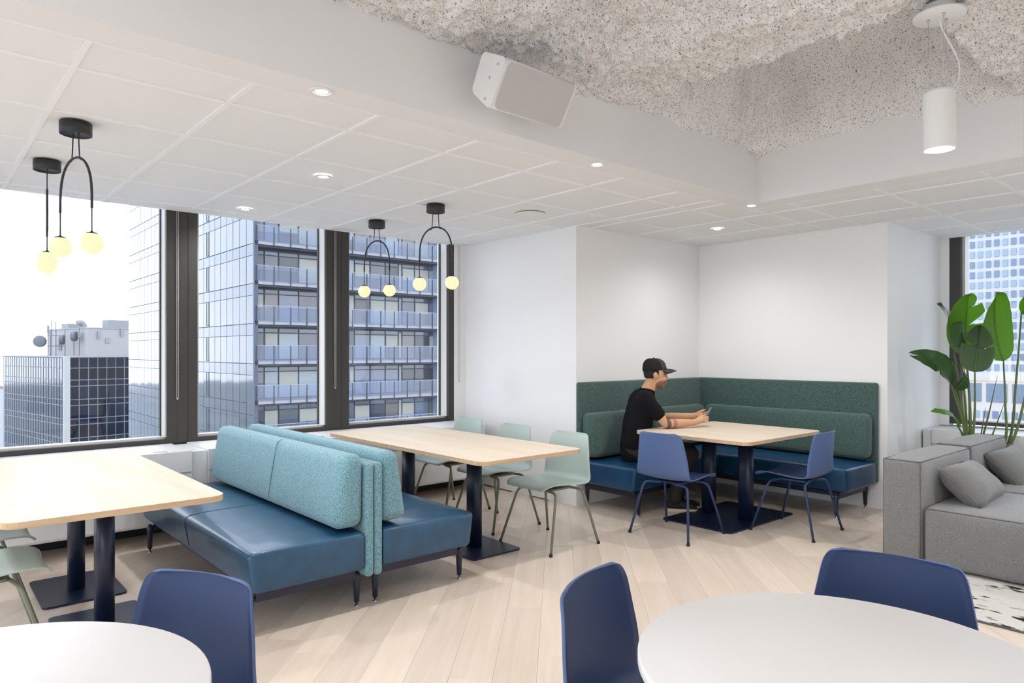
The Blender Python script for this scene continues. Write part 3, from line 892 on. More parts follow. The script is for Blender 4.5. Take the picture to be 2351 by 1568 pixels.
# ------------------------------------------------------------------ recessed downlights and ceiling speaker
RING = G().lathe([(.036, -.001), (.038, -.004), (.041, -.005), (.052, -.004), (.055, -.001), (.055, 0)], n=36).mesh('trim_ring')
BAF = G().lathe([(.036, .003), (.034, .012), (.030, .018)], n=28).mesh('baffle')
LENS = G().lathe([(.001, -.001), (.029, -.001)], n=28).mesh('lens')
def downlight(x, y, label=None, watts=32):
    z = CH-.001
    if label:
        r = empty('downlight', (x, y, z), label=label, cat='ceiling light', group='recessed ceiling downlights')
        link('trim_ring', RING, M['white'], r); link('lens', LENS, M['lamp'], r)
        G().lathe([(.029, -.0012), (.036, -.0012)], n=28).obj('baffle', M['white'], r)
    ld = bpy.data.lights.new('downlight_lamp', 'SPOT'); ld.energy = watts; ld.spot_size = math.radians(165); ld.spot_blend = 1
    ld.shadow_soft_size = .05; ld.color = (1, .995, .985)
    lo = bpy.data.objects.new('downlight_lamp', ld); COL.objects.link(lo); lo.location = (x, y, z-.02 if label else z-.01)
    if label: lo.parent = r; lo.location = (0, 0, -.02)
for x, y, l in [(1.374, 2.85, 'recessed downlight in the white beam edge left of the wall speaker'),
                (3.181, 2.85, 'recessed downlight in the white beam edge right of the wall speaker'),
                (4.99, 2.855, 'recessed downlight at the corner of the white beam'),
                (2.048, 4.227, 'recessed downlight in the tiles above the blue benches'),
                (2.044, 5.609, 'recessed downlight in the tiles closest to the window posts'),
                (5.713, 3.616, 'recessed downlight in the tiles above the green corner bench')]:
    downlight(x, y, l, 19 if x > 5.5 else 32)
for x, y, l in ((-.45, 2.85, 'added unseen downlight in the white beam edge over the left round table'), (-2.2, 2.85, 'added unseen downlight at the far rear end of the white beam edge'),
                (5.03, 1.0, 'added unseen downlight in the white beam edge above the end of the grey sofa'), (5.03, -.8, 'added unseen downlight in the white beam edge past the grey sofa'),
                (5.03, -2.4, 'added unseen downlight in the white beam edge by the back wall'), (6.6, .2, 'added unseen downlight in the tiles above the rug'),
                (6.6, -1.6, 'added unseen downlight in the tiles beyond the rug, by the corner windows'), (-.3, 4.3, 'added unseen downlight in the tiles behind the two left sage chairs'),
                (-2.0, 4.6, 'added unseen downlight in the tiles at the rear windows')):
    downlight(x, y, l)  # unseen downlights added outside the view to raise the room's brightness
cs = empty('ceiling_speaker', (3.904, 4.242, CH), label='round white flush speaker in the ceiling tiles before the white pier', cat='speaker')
G().lathe([(.098, .0), (.098, -.004), (.103, -.006), (.118, -.005), (.121, 0)], n=48).obj('bezel', M['white'], cs)
G().lathe([(.001, -.002), (.098, -.002)], n=48).obj('grille', M['tile'], cs)

# ------------------------------------------------------------------ wall speaker
sp_ = empty('wall_speaker', (2.28, 2.6, 2.68), label='white angled loudspeaker with grey grille on the beam', cat='speaker')
def rpoly(pts, r, n=5):
    out = []
    for i, p in enumerate(pts):
        p = Vector(p); a = (Vector(pts[i-1])-p).normalized(); b_ = (Vector(pts[(i+1) % len(pts)])-p).normalized()
        rr_ = r[i]
        p0, p1 = p + a*rr_, p + b_*rr_
        for k in range(n+1):
            t_ = k/n; out.append(tuple(p0*(1-t_)**2 + p*2*t_*(1-t_) + p1*t_*t_))
    return out
poly = [(2.505, 2.542), (2.378, 2.745), (2.55, 2.83), (2.64, 2.665)]
ring = rpoly([(a-2.6, b_-2.68) for a, b_ in poly], (.03, .035, .03, .03))
G().prism(ring, -.22, .222, ax='x', smooth=True).obj('cabinet', M['white'], sp_)
G().prism(ring, -.235, -.221, ax='x').obj('end_cap', M['white'], sp_)
G().prism(ring, .223, .235, ax='x').obj('end_cap', M['white'], sp_)
d = Vector((2.378-2.505, 2.745-2.542)).normalized(); nrm = Vector((-d.y, d.x)); nrm = nrm if nrm.x < 0 else -nrm
p0 = Vector((2.505-2.6, 2.542-2.68)) + d*.012; p1 = Vector((2.378-2.6, 2.745-2.68)) - d*.012
def on(s, t_, h): q = p0 + (p1-p0)*t_ + nrm*h; return (s, q.x, q.y)
def grille():
    ol = []
    L = (p1-p0).length
    for (a, b_) in rrect(-.217, .217, 0, L, .03, 6): ol.append((a, b_/L))
    n_ = len(ol)
    V = [on(a, b_, .001) for a, b_ in ol] + [on(a, b_, .008) for a, b_ in ol]
    F = [(i, (i+1) % n_, n_+(i+1) % n_, n_+i) for i in range(n_)] + [tuple(range(n_))[::-1], tuple(range(n_, 2*n_))]
    return G().add(V, F)
grille().obj('grille', M['grille'], sp_)
for y, z in ((2.44, 2.735), (2.5, 2.69), (2.535, 2.60)):
    G().tube([(-.2352, y-2.6, z-2.68), (-.2365, y-2.6, z-2.68)], .008, 12).obj('screw_cover', M['grille'], sp_)
G().box(-.05, .05, .02, .16, -.01, .06).obj('bracket', M['white'], sp_)

# ------------------------------------------------------------------ big-leaved plant behind the sofa
def leaf_mat(name, c0, c1, trans, share=.5):
    m = bpy.data.materials.new(name); m.use_nodes = True
    nt = m.node_tree; b = nt.nodes['Principled BSDF']; o = nt.nodes['Material Output']
    b.inputs['Roughness'].default_value = .38; b.inputs['Specular IOR Level'].default_value = .4
    uv = nt.nodes.new('ShaderNodeAttribute'); uv.attribute_name = 'along'
    w = nt.nodes.new('ShaderNodeTexNoise'); w.noise_dimensions = '1D'; w.inputs['Scale'].default_value = 60; w.inputs['Detail'].default_value = 2
    nt.links.new(uv.outputs['Fac'], w.inputs['W'])
    r = nt.nodes.new('ShaderNodeValToRGB')
    r.color_ramp.elements[0].position = .35; r.color_ramp.elements[0].color = (*lin(c0), 1)
    r.color_ramp.elements[1].position = .65; r.color_ramp.elements[1].color = (*lin(c1), 1)
    nt.links.new(w.outputs[0], r.inputs[0]); nt.links.new(r.outputs[0], b.inputs['Base Color'])
    tr = nt.nodes.new('ShaderNodeBsdfTranslucent'); tr.inputs[0].default_value = (*lin(trans), 1)
    mx = nt.nodes.new('ShaderNodeMixShader'); mx.inputs[0].default_value = share
    nt.links.new(b.outputs[0], mx.inputs[1]); nt.links.new(tr.outputs[0], mx.inputs[2]); nt.links.new(mx.outputs[0], o.inputs[0])
    return m
M['leaf'] = leaf_mat('leaf_green', (84, 120, 50), (104, 142, 62), (176, 226, 60))
M['leaf2'] = leaf_mat('leaf_grey_green', (92, 112, 88), (110, 128, 102), (120, 160, 80))
M['leaf_dark'] = leaf_mat('leaf_deep_green', (46, 78, 38), (64, 98, 48), (116, 168, 44), .34)
M['stem'] = mat('leaf_stalk', (92, 112, 52), .5)
plant = empty('potted_plant', (7.16, 1.98, 0), label='tall paddle-leaved plant behind the grey sofa by the corner window', cat='plant')
PO = Vector((7.16, 1.98, 0))
def leaf(base, tip, width, normal, fold=.18, bend=.05, notches=(), matl='leaf', sh=.62, n=36, m=8):
    d = tip - base; L = d.length; d.normalize()
    nn = (normal - d*normal.dot(d)).normalized(); side = d.cross(nn).normalized()
    V = []; al = []; F = []
    def wid(u):
        return width/2*((max(0, 1-((u-.42)/.58)**2)**.62) if u > .42 else (max(0, 1-((.42-u)/.42)**2.6)**.5)) + .002
    def pt(u, v):
        u = max(0, min(1, u)); w = wid(u)
        rip = .0025*math.sin(u*38+(2 if v > 0 else 0))*abs(v)**1.5*min(1, w/.05)
        return base + d*(u*L) + side*(v*w) + nn*(abs(v)**1.3*w*fold + bend*4*u*(1-u) - bend*1.2*u*u*abs(v) + rip) - PO
    for sgn in (-1, 1):
        cuts = sorted((q[0], q[2], q[3]) for q in notches if q[1] == sgn)
        ends = [(0, 2, 0)] + cuts + [(1, 2, 0)]
        for (ua, da, wa), (ub, db_, wb) in zip(ends, ends[1:]):
            nt_ = max(3, int(n*(ub-ua))); b0 = len(V)
            for i in range(nt_+1):
                for k in range(m+1):
                    v = k/m
                    lo_ = ua + (.16 + wa)*max(0, v-da); hi_ = ub + (.16 - wb)*max(0, v-db_)
                    u = lo_ + (hi_-lo_)*i/nt_
                    V.append(pt(u, v*sgn)); al.append(u + .15*v)
            for i in range(nt_):
                for k in range(m):
                    q = b0+i*(m+1)+k
                    F.append((q, q+1, q+m+2, q+m+1) if sgn > 0 else (q, q+m+1, q+m+2, q+1))
    g = G(); g.add(V, F, True)
    me = bpy.data.meshes.new('leaf'); me.from_pydata([tuple(v) for v in g.v], [], g.f)
    me.polygons.foreach_set('use_smooth', [True]*len(g.f))
    a = me.attributes.new('along', 'FLOAT', 'POINT'); a.data.foreach_set('value', al)
    o = link('leaf', me, M[matl], plant)
    sol = o.modifiers.new('thickness', 'SOLIDIFY'); sol.thickness = .0016
    rib = [base + d*(u*L) + nn*(bend*4*u*(1-u)) - nn*.002 - PO for u in [k/10 for k in range(11)]]
    G().tube(rib, [.0062-.0052*k/10 for k in range(11)], 6).obj('midrib', M['stem'], o)
    return o
LV = [  # base, tip, width, face normal, foot of the stalk, options
    ((7.136, 1.708, 1.328), (7.017, 1.732, 1.918), 0.29, (-0.582, -0.819, 0.200), (7.142, 1.703, 0.620), dict(fold=0.1, bend=-0.05, sh=0.6)),
    ((7.102, 1.976, 1.368), (7.221, 1.992, 1.926), 0.34, (-0.771, -0.655, 0.100), (7.117, 1.950, 0.620), dict(fold=0.12, bend=-0.03, notches=((0.52, 1, 0.12, 0.1), (0.8, 1, 0.25, 0.06)))),
    ((7.159, 2.112, 1.557), (7.132, 2.189, 1.862), 0.17, (0.001, -1.063, 0.000), (7.140, 1.997, 0.620), dict(matl='leaf_dark', fold=0.25, bend=0.03, notches=((0.5, 1, 0.3, 0.05),))),
    ((6.973, 1.943, 1.353), (6.801, 2.000, 1.655), 0.24, (0.020, -0.814, 0.200), (7.053, 1.939, 0.620), dict(matl='leaf_dark', fold=0.55, bend=-0.06, notches=((0.45, -1, 0.5, 0.05),))),
    ((6.856, 1.846, 1.236), (6.843, 1.805, 1.636), 0.24, (-0.940, -0.241, -0.000), (6.932, 1.886, 0.620), dict(fold=0.55, bend=-0.03, matl='leaf2', notches=((0.55, -1, 0.2, 0.1), (0.5, 1, 0.35, 0.07)))),
    ((6.841, 2.019, 1.118), (6.519, 2.207, 1.414), 0.24, (-0.267, -0.762, 0.350), (6.976, 1.941, 0.620), dict(fold=0.5, bend=0.05, matl='leaf_dark', notches=((0.45, -1, 0.3, 0.05), (0.9, -1, 0.2, 0.05)))),
    ((6.898, 2.009, 1.083), (6.912, 1.930, 1.225), 0.12, (-0.432, -0.951, 0.000), (7.019, 1.943, 0.620), dict(matl='leaf_dark', fold=0.5, bend=0.02)),
    ((7.001, 2.012, 0.743), (6.769, 2.121, 0.915), 0.11, (-0.329, -0.377, 0.900), (7.013, 1.975, 0.620), dict(fold=0.35, bend=0.04)),
    ((7.337, 1.625, 1.742), (7.586, 1.474, 1.945), 0.2, (-0.827, -0.340, -0.000), (7.194, 1.684, 0.620), dict(fold=0.2, bend=0.03)),
    ((7.281, 1.475, 1.585), (7.359, 1.341, 2.026), 0.26, (-0.658, -0.753, 0.200), (7.151, 1.655, 0.620), dict(fold=0.15, bend=-0.04)),
    ((7.124, 2.037, 1.438), (7.090, 2.106, 1.655), 0.16, (0.123, -0.771, 0.000), (7.151, 1.986, 0.620), dict(matl='leaf_dark', fold=0.3, bend=0.02)),
]
for base, tip, wd, nrm_, f0, kw in LV:
    base = Vector(base); tip = Vector(tip); f0 = Vector(f0)
    leaf(base, tip, wd, Vector(nrm_), **kw)
    f1 = PO + (f0-PO)*.35; f1.z = .30
    mid = base*.45 + f0*.55; mid += (f0-base).cross(Vector((.658, .753, 0))).normalized()*.012
    pts = smooth_path([f1-PO, f0-PO, mid-PO, base-PO], 6)
    G().tube(pts, [.015-.009*k/(len(pts)-1) for k in range(len(pts))], 8).obj('stem', M['stem'], plant)
for tip in ((7.161, 1.846, 0.919), (7.262, 1.783, 1.198), (7.108, 1.891, 0.707), (7.171, 1.704, 0.983)):
    tip = Vector(tip); f0 = Vector((PO.x+.02, PO.y-.02, .3))
    pts = smooth_path([f0-PO, (f0*.4+tip*.6)+Vector((0, 0, -.05))-PO, tip-PO], 6)
    G().tube(pts, [.013-.0115*k/(len(pts)-1) for k in range(len(pts))], 8).obj('young_shoot', M['stem'], plant)
G().lathe([(.001, 0), (.15, 0), (.18, .3), (.185, .34), (.175, .34), (.165, .29), (.001, .29)], n=40).obj('pot', M['white'], plant)
G().lathe([(.001, .30), (.166, .295)], n=40).obj('soil', mat('potting_soil', (52, 42, 34), 1, bump=(60, .8, .01)), plant)

# ------------------------------------------------------------------ the seated man
O = Vector((4.870, 3.952, 0))
man_rot = math.radians(-41.13)
def remesh(o, vox, sm=4, it=.5):
    r_ = o.modifiers.new('remesh', 'REMESH'); r_.mode = 'VOXEL'; r_.voxel_size = vox; r_.use_smooth_shade = True
    s_ = o.modifiers.new('smooth', 'SMOOTH'); s_.iterations = sm; s_.factor = it
SK = (206, 158, 124)
skin = mat('skin', SK, .5, spec=.35)
# beard shadow, hair line and arm tattoos are colour on the skin
nt = skin.node_tree; b = nt.nodes['Principled BSDF']
t = nt.nodes.new('ShaderNodeTexCoord')
def sphere_mask(c, r0, r1, scale=(1, 1, 1)):
    mp = nt.nodes.new('ShaderNodeMapping'); mp.inputs['Location'].default_value = tuple(-c[i]*scale[i] for i in range(3)); mp.inputs['Scale'].default_value = scale
    nt.links.new(t.outputs['Object'], mp.inputs[0])
    ln = nt.nodes.new('ShaderNodeVectorMath'); ln.operation = 'LENGTH'; nt.links.new(mp.outputs[0], ln.inputs[0])
    mr = nt.nodes.new('ShaderNodeMapRange'); mr.inputs['From Min'].default_value = r0; mr.inputs['From Max'].default_value = r1; mr.inputs['To Min'].default_value = 1; mr.inputs['To Max'].default_value = 0
    nt.links.new(ln.outputs['Value'], mr.inputs[0]); return mr.outputs[0]
def paint(prev, mask, rgb, amt):
    mu = nt.nodes.new('ShaderNodeMath'); mu.operation = 'MULTIPLY'; mu.inputs[1].default_value = amt; nt.links.new(mask, mu.inputs[0])
    mx = nt.nodes.new('ShaderNodeMixRGB'); nt.links.new(mu.outputs[0], mx.inputs[0])
    if isinstance(prev, tuple): mx.inputs[1].default_value = (*lin(prev), 1)
    else: nt.links.new(prev, mx.inputs[1])
    mx.inputs[2].default_value = (*lin(rgb), 1); return mx.outputs[0]
def axis_band(p0, p1, s0, s1, soft=.003):
    """mask between two distances along an arm axis, only near that arm"""
    p0 = Vector(p0); p1 = Vector(p1); d_ = (p1-p0).normalized()
    sb = nt.nodes.new('ShaderNodeVectorMath'); sb.operation = 'SUBTRACT'; nt.links.new(t.outputs['Object'], sb.inputs[0]); sb.inputs[1].default_value = p0
    dt = nt.nodes.new('ShaderNodeVectorMath'); dt.operation = 'DOT_PRODUCT'; nt.links.new(sb.outputs[0], dt.inputs[0]); dt.inputs[1].default_value = d_
    a = nt.nodes.new('ShaderNodeMapRange'); a.inputs['From Min'].default_value = s0-soft; a.inputs['From Max'].default_value = s0+soft; nt.links.new(dt.outputs['Value'], a.inputs[0])
    c = nt.nodes.new('ShaderNodeMapRange'); c.inputs['From Min'].default_value = s1-soft; c.inputs['From Max'].default_value = s1+soft; c.inputs['To Min'].default_value = 1; c.inputs['To Max'].default_value = 0; nt.links.new(dt.outputs['Value'], c.inputs[0])
    mu = nt.nodes.new('ShaderNodeMath'); mu.operation = 'MULTIPLY'; nt.links.new(a.outputs[0], mu.inputs[0]); nt.links.new(c.outputs[0], mu.inputs[1])
    # stay on the right arm
    sx = nt.nodes.new('ShaderNodeSeparateXYZ'); nt.links.new(t.outputs['Object'], sx.inputs[0])
    l1 = nt.nodes.new('ShaderNodeMath'); l1.operation = 'LESS_THAN'; nt.links.new(sx.outputs['Y'], l1.inputs[0]); l1.inputs[1].default_value = -.035
    l2 = nt.nodes.new('ShaderNodeMath'); l2.operation = 'LESS_THAN'; nt.links.new(sx.outputs['Z'], l2.inputs[0]); l2.inputs[1].default_value = .95
    lt = nt.nodes.new('ShaderNodeMath'); lt.operation = 'MULTIPLY'; nt.links.new(l1.outputs[0], lt.inputs[0]); nt.links.new(l2.outputs[0], lt.inputs[1])
    m2 = nt.nodes.new('ShaderNodeMath'); m2.operation = 'MULTIPLY'; nt.links.new(mu.outputs[0], m2.inputs[0]); nt.links.new(lt.outputs[0], m2.inputs[1])
    return m2.outputs[0]
SHR, ELR, WRR = (.085, -.165, 1.00), (.268, -.185, .782), (.535, -.085, .785)
SHL, ELL, WRL = (.10, .165, 1.00), (.31, .20, .80), (.555, .065, .828)
col = paint(SK, sphere_mask((.252, 0, 1.112), .052, .066, (1, .72, 1)), (96, 70, 56), .72)
col = paint(col, sphere_mask((.312, 0, 1.128), .012, .018, (1, .55, 1.6)), (176, 112, 98), .8)
col = paint(col, axis_band(ELR, WRR, -.012, .03), (74, 62, 56), .85)
col = paint(col, axis_band(ELR, WRR, .055, .09, .008), (120, 92, 76), .6)
for k in range(3):
    col = paint(col, axis_band(SHR, ELR, .175+.012*k, .179+.012*k, .001), (70, 60, 56), .7)
nt.links.new(col, b.inputs['Base Color'])
M['skin'] = skin
g = G()
# head and neck
g.ball((.213, 0, 1.222), (.098, .076, .104)); g.ball((.232, 0, 1.165), (.078, .064, .078)); g.ball((.252, 0, 1.128), (.048, .046, .042))
g.capsule((.283, 0, 1.108), .020, (.272, 0, 1.10), .024)
g.capsule((.298, 0, 1.198), .010, (.321, 0, 1.166), .0105); g.ball((.322, 0, 1.163), (.013, .016, .010))
g.ball((.300, 0, 1.137), (.014, .020, .006)); g.ball((.299, 0, 1.126), (.014, .018, .007))
g.capsule((.285, -.03, 1.218), .012, (.285, .03, 1.218), .012)
for s in (-1, 1):
    g.ball((.283, s*.036, 1.168), (.022, .024, .022))
    g.ball((.197, s*.080, 1.196), (.020, .010, .032)); g.ball((.193, s*.084, 1.205), (.018, .009, .018))
g.capsule((.185, 0, 1.14), .058, (.135, 0, 1.055), .060); g.capsule((.15, 0, 1.06), .06, (.11, 0, 1.0), .075)
# trunk (under the shirt)
g.capsule((.04, 0, .56), .115, (.055, 0, .78), .105); g.capsule((.055, 0, .78), .105, (.10, 0, .96), .105)
for s in (-1, 1):
    g.capsule((.10, s*.05, .96), .09, (.085, s*.13, .985), .06)
    g.capsule((.04, s*.05, .545), .10, (.06, s*.09, .53), .09)
# arms
for S, E_, W_ in ((SHR, ELR, WRR), (SHL, ELL, WRL)):
    g.capsule(S, .052, E_, .040); mid = tuple(E_[i]*.65+W_[i]*.35 for i in range(3))
    g.capsule(E_, .039, mid, .041); g.capsule(mid, .041, W_, .027)
# legs
HIPR, KNR, ANR = (.06, -.09, .53), (.50, -.12, .515), (.375, -.075, .10)
HIPL, KNL, ANL = (.06, .09, .53), (.535, .11, .515), (.43, .055, .10)
for H_, K_, A_ in ((HIPR, KNR, ANR), (HIPL, KNL, ANL)):
    g.capsule(H_, .082, K_, .052); g.capsule(K_, .052, A_, .036)
# hands round the phone
PH = Vector((.680, -.003, .850))
def finger(pts, r0=.0088, r1=.0068):
    for i in range(len(pts)-1):
        a = r0 + (r1-r0)*i/(len(pts)-1); c = r0 + (r1-r0)*(i+1)/(len(pts)-1)
        g.capsule(pts[i], a, pts[i+1], c, 10)
def hand(Wp, palm, side):
    """side -1: right hand below, +1: left hand; fingers wrap the back of the phone, thumb rests on its face"""
    g.capsule(Wp, .027, palm, .029)
    d_ = (Vector(palm)-Vector(Wp)).normalized()
    acr = Vector((0, 0, 1)) if side < 0 else Vector((0, .2, .98))
    for k in (-1.0, -.4, .25, .9):
        root = Vector(palm) + acr*(k*.022) + d_*.012 + Vector((0, side*.006, 0))
        g.capsule(Vector(palm)*.6+Vector(Wp)*.4 + acr*(k*.014), .014, root, .0115, 10)
        ln = (.92 if abs(k) > .8 else 1.0)
        k1 = root + Vector((.030*ln, side*.010, -.002)); k2 = k1 + Vector((.020*ln, -side*.018, .006)); k3 = k2 + Vector((.004, -side*.020*ln, .008))
        finger([root, k1, k2, k3])
    tb = Vector(palm)*.45 + Vector(Wp)*.55 + Vector((0, -side*.016, .016))
    finger([tb, tb + Vector((.030, -side*.010, .022)), tb + Vector((.056, -side*.006, .030)), tb + Vector((.074, -side*.002, .036))], .0115, .0085)
hand(WRR, (.615, -.042, .806), -1)
hand(WRL, (.625, .040, .838), 1)
man = g.obj('person', M['skin'], loc=O, rot=(0, 0, man_rot), label='man in black cap and t-shirt seated at the alcove table, looking at a phone', cat='person')
remesh(man, .0042, 3)
# clothing
tee = mat('black_cotton', (22, 22, 25), .9, spec=.15, bump=(25, .25, .01)); trou = mat('charcoal_cotton', (52, 50, 48), .9, spec=.1, bump=(30, .3, .01))
g = G()
g.capsule((.03, 0, .555), .135, (.05, 0, .78), .128); g.capsule((.05, 0, .78), .128, (.095, 0, .955), .127)
g.capsule((.035, -.07, .60), .115, (.085, -.085, .93), .105); g.capsule((.035, .07, .60), .115, (.085, .085, .93), .105)
g.capsule((.012, -.05, .50), .105, (.012, .05, .50), .105)
for s, S, E_ in ((-1, SHR, ELR), (1, SHL, ELL)):
    g.capsule((.11, s*.05, .985), .088, (S[0], S[1], S[2]-.005), .072)
    e_ = tuple(S[i]*.40+E_[i]*.60 for i in range(3))
    g.capsule(S, .072, e_, .064)
g.capsule((.115, 0, 1.0), .085, (.14, 0, 1.045), .070)
o = g.obj('tshirt', tee, man); remesh(o, .007, 4)
# open neck of the shirt: thin collar
ax_ = (Vector((.185, 0, 1.14)) - Vector((.135, 0, 1.055))).normalized(); c_ = Vector((.133, 0, 1.052)); e1 = Vector((ax_.z, 0, -ax_.x)); e2 = Vector((0, 1, 0))
cpts = [c_ + (e1*math.cos(2*math.pi*k/24) + e2*math.sin(2*math.pi*k/24))*.0655 for k in range(25)]
G().tube(cpts, .007, 8).obj('collar', tee, man)
g = G()
for H_, K_, A_ in ((HIPR, KNR, ANR), (HIPL, KNL, ANL)):
    g.capsule(H_, .098, K_, .068); g.capsule(K_, .068, (A_[0], A_[1], .17), .060); g.capsule((A_[0], A_[1], .17), .060, (A_[0], A_[1], .115), .058)
g.capsule((.035, -.06, .545), .112, (.035, .06, .545), .112)
o = g.obj('trousers', trou, man); remesh(o, .008, 4)
# shoes
shoe = mat('black_canvas', (26, 26, 28), .8); rub = mat('cream_rubber', (206, 192, 164), .7); lace = mat('white_lace', (220, 218, 212), .8)
def shoes(heel, toe):
    heel = Vector(heel); toe = Vector(toe); d_ = (toe-heel).normalized(); L = (toe-heel).length; s_ = Vector((-d_.y, d_.x, 0))
    outline = [(.00, .0), (.01, .030), (.06, .037), (.14, .036), (.20, .046), (.25, .044), (.285, .028), (.295, .0)]
    poly = [(a*L/.295, b_) for a, b_ in outline] + [(a*L/.295, -b_) for a, b_ in outline[-2:0:-1]]
    P2 = smooth_path([Vector((a, b_, 0)) for a, b_ in poly + poly[:1]], 4)[:-1]
    pl = [tuple((heel + d_*p.x + s_*p.y).xy) for p in P2]
    sole = G().prism(pl, .001, .026).obj('sole', rub, man)
    g2 = G()
    def at(a, b_, z): return heel + d_*a + s_*b_ + Vector((0, 0, z))
    g2.capsule(at(.045, 0, .058), .036, at(.12, 0, .055), .036); g2.capsule(at(.12, 0, .052), .036, at(.22, 0, .04), .034); g2.capsule(at(.22, .0, .038), .034, at(.25, 0, .034), .028)
    g2.capsule(at(.055, 0, .07), .038, at(.075, 0, .105), .040)
    o2 = g2.obj('shoe_upper', shoe, man); remesh(o2, .006, 4)
    for k in range(3):
        G().tube([at(.115+.025*k, -.024, .081-.008*k), at(.12+.025*k, 0, .094-.010*k), at(.115+.025*k, .024, .081-.008*k)], .003, 6).obj('lace', lace, o2)
shoes((.285, -.05, 0), (.56, -.10, 0)); shoes((.345, .06, 0), (.625, .03, 0))
# hair, cap, glasses, eyes
hair = mat('dark_hair', (34, 28, 26), .8)
g = G(); g.ball((.206, 0, 1.222), (.099, .0795, .098), 28, 18)
me = g.mesh('hair'); bm = bmesh.new(); bm.from_mesh(me)
bmesh.ops.delete(bm, geom=[v for v in bm.verts if (v.co.x > .232 and v.co.z < 1.24) or (v.co.z < 1.165) or (v.co.x > .20 and v.co.z < 1.19)], context='VERTS')
bm.to_mesh(me); bm.free()
o = link('hair', me, hair, man); sol = o.modifiers.new('thickness', 'SOLIDIFY'); sol.thickness = .004
capm = mat('charcoal_cap', (40, 39, 39), .85, spec=.15); capf = mat('grey_cap_front', (70, 68, 67), .85, spec=.15)
def dome(a0, a1, mt, nm):
    V = []; F = []; n_, m_ = 20, 12
    for j in range(m_+1):
        ph = math.pi/2*j/m_
        for i in range(n_+1):
            th = a0 + (a1-a0)*i/n_
            rx = .108 if math.cos(th) > 0 else .106
            zz = .108*math.sin(ph)**.85
            cc = max(math.cos(ph), 0)**.62
            V.append((.205 + rx*cc*math.cos(th) - .010*zz/.108, .086*cc*math.sin(th), 1.243 + zz + .010*math.cos(th)*(1-zz/.108)))
    for j in range(m_):
        for i in range(n_):
            a = j*(n_+1)+i; F.append((a, a+1, a+n_+2, a+n_+1))
    o = link(nm, G().add(V, F, True).mesh(nm), mt, man); s_ = o.modifiers.new('thickness', 'SOLIDIFY'); s_.thickness = .004; return o
dome(math.radians(62), math.radians(298), capm, 'cap_crown'); dome(math.radians(-62), math.radians(62), capf, 'cap_front')
V = []; F = []
n_, m_ = 14, 6
for j in range(m_+1):
    u = j/m_
    for i in range(n_+1):
        s_ = -1+2*i/n_
        x0 = .205 + .106*math.cos(s_*math.radians(58)); y0 = .084*math.sin(s_*math.radians(58))
        ext = .090*math.cos(s_*1.45)**.6
        V.append((x0 + ext*u, y0*(1-.06*u), 1.256 - .010*u - .036*s_*s_*(.35+.65*u) - .008*u*u + .006*math.sin(u*3)))
for j in range(m_):
    for i in range(n_):
        a = j*(n_+1)+i; F.append((a, a+1, a+n_+2, a+n_+1))
o = link('cap_brim', G().add(V, F, True).mesh('cap_brim'), capf, man); s_ = o.modifiers.new('thickness', 'SOLIDIFY'); s_.thickness = .004
G().ball((.198, 0, 1.352), (.009, .009, .005), 10, 6).obj('cap_button', capm, man)
wirem = mat('thin_metal', (190, 186, 176), .3, metal=.8)
g = G()
for s in (-1, 1):
    pts = [(.312 - .10*abs(.033*math.cos(a))*0 - .006*(1-math.cos(0)), s*.034 + .022*math.cos(a), 1.190 + .018*math.sin(a)) for a in [2*math.pi*k/18 for k in range(19)]]
    g.tube(pts, .0011, 5); g.tube([(.310, s*.056, 1.195), (.26, s*.078, 1.205), (.20, s*.083, 1.216)], .0011, 5)
g.tube([(.315, -.012, 1.195), (.318, 0, 1.198), (.315, .012, 1.195)], .0011, 5)
g.obj('eyeglasses', wirem, man)
for s in (-1, 1):
    G().ball((.289, s*.034, 1.192), (.009, .013, .008), 12, 8).obj('eye', mat('eye_white', (70, 56, 48), .3), man)
    G().tube([(.297, s*.016, 1.212), (.296, s*.034, 1.218), (.284, s*.052, 1.213)], [.003, .0045, .003], 6).obj('eyebrow', hair, man)
    G().tube([(.304, s*.004, 1.1475), (.304, s*.012, 1.1455), (.298, s*.024, 1.139)], [.0045, .0045, .003], 6).obj('moustache', hair, man)
# phone
ph = empty('smartphone', O + Matrix.Rotation(man_rot, 3, 'Z') @ PH, label='thin smartphone tilted in the seated man\'s hands', cat='phone')
ph.rotation_euler = (0, math.radians(30), man_rot)
g = G().prism(rrect(-.036, .036, -.073, .073, .009, 4), -.004, .0034); 
pm = g.mesh('phone_body')
for v in pm.vertices:
    x, y, z = v.co; v.co = (-z, x, y)
pm.update(); link('phone_body', pm, mat('phone_shell', (60, 52, 48), .3), ph)
sm_ = G().prism(rrect(-.033, .033, -.069, .069, .007, 4), -.0052, -.0042).mesh('screen')
for v in sm_.vertices:
    x, y, z = v.co; v.co = (z, x, y)
sm_.update(); link('screen', sm_, mat('screen_glass', (120, 150, 160), .08), ph)

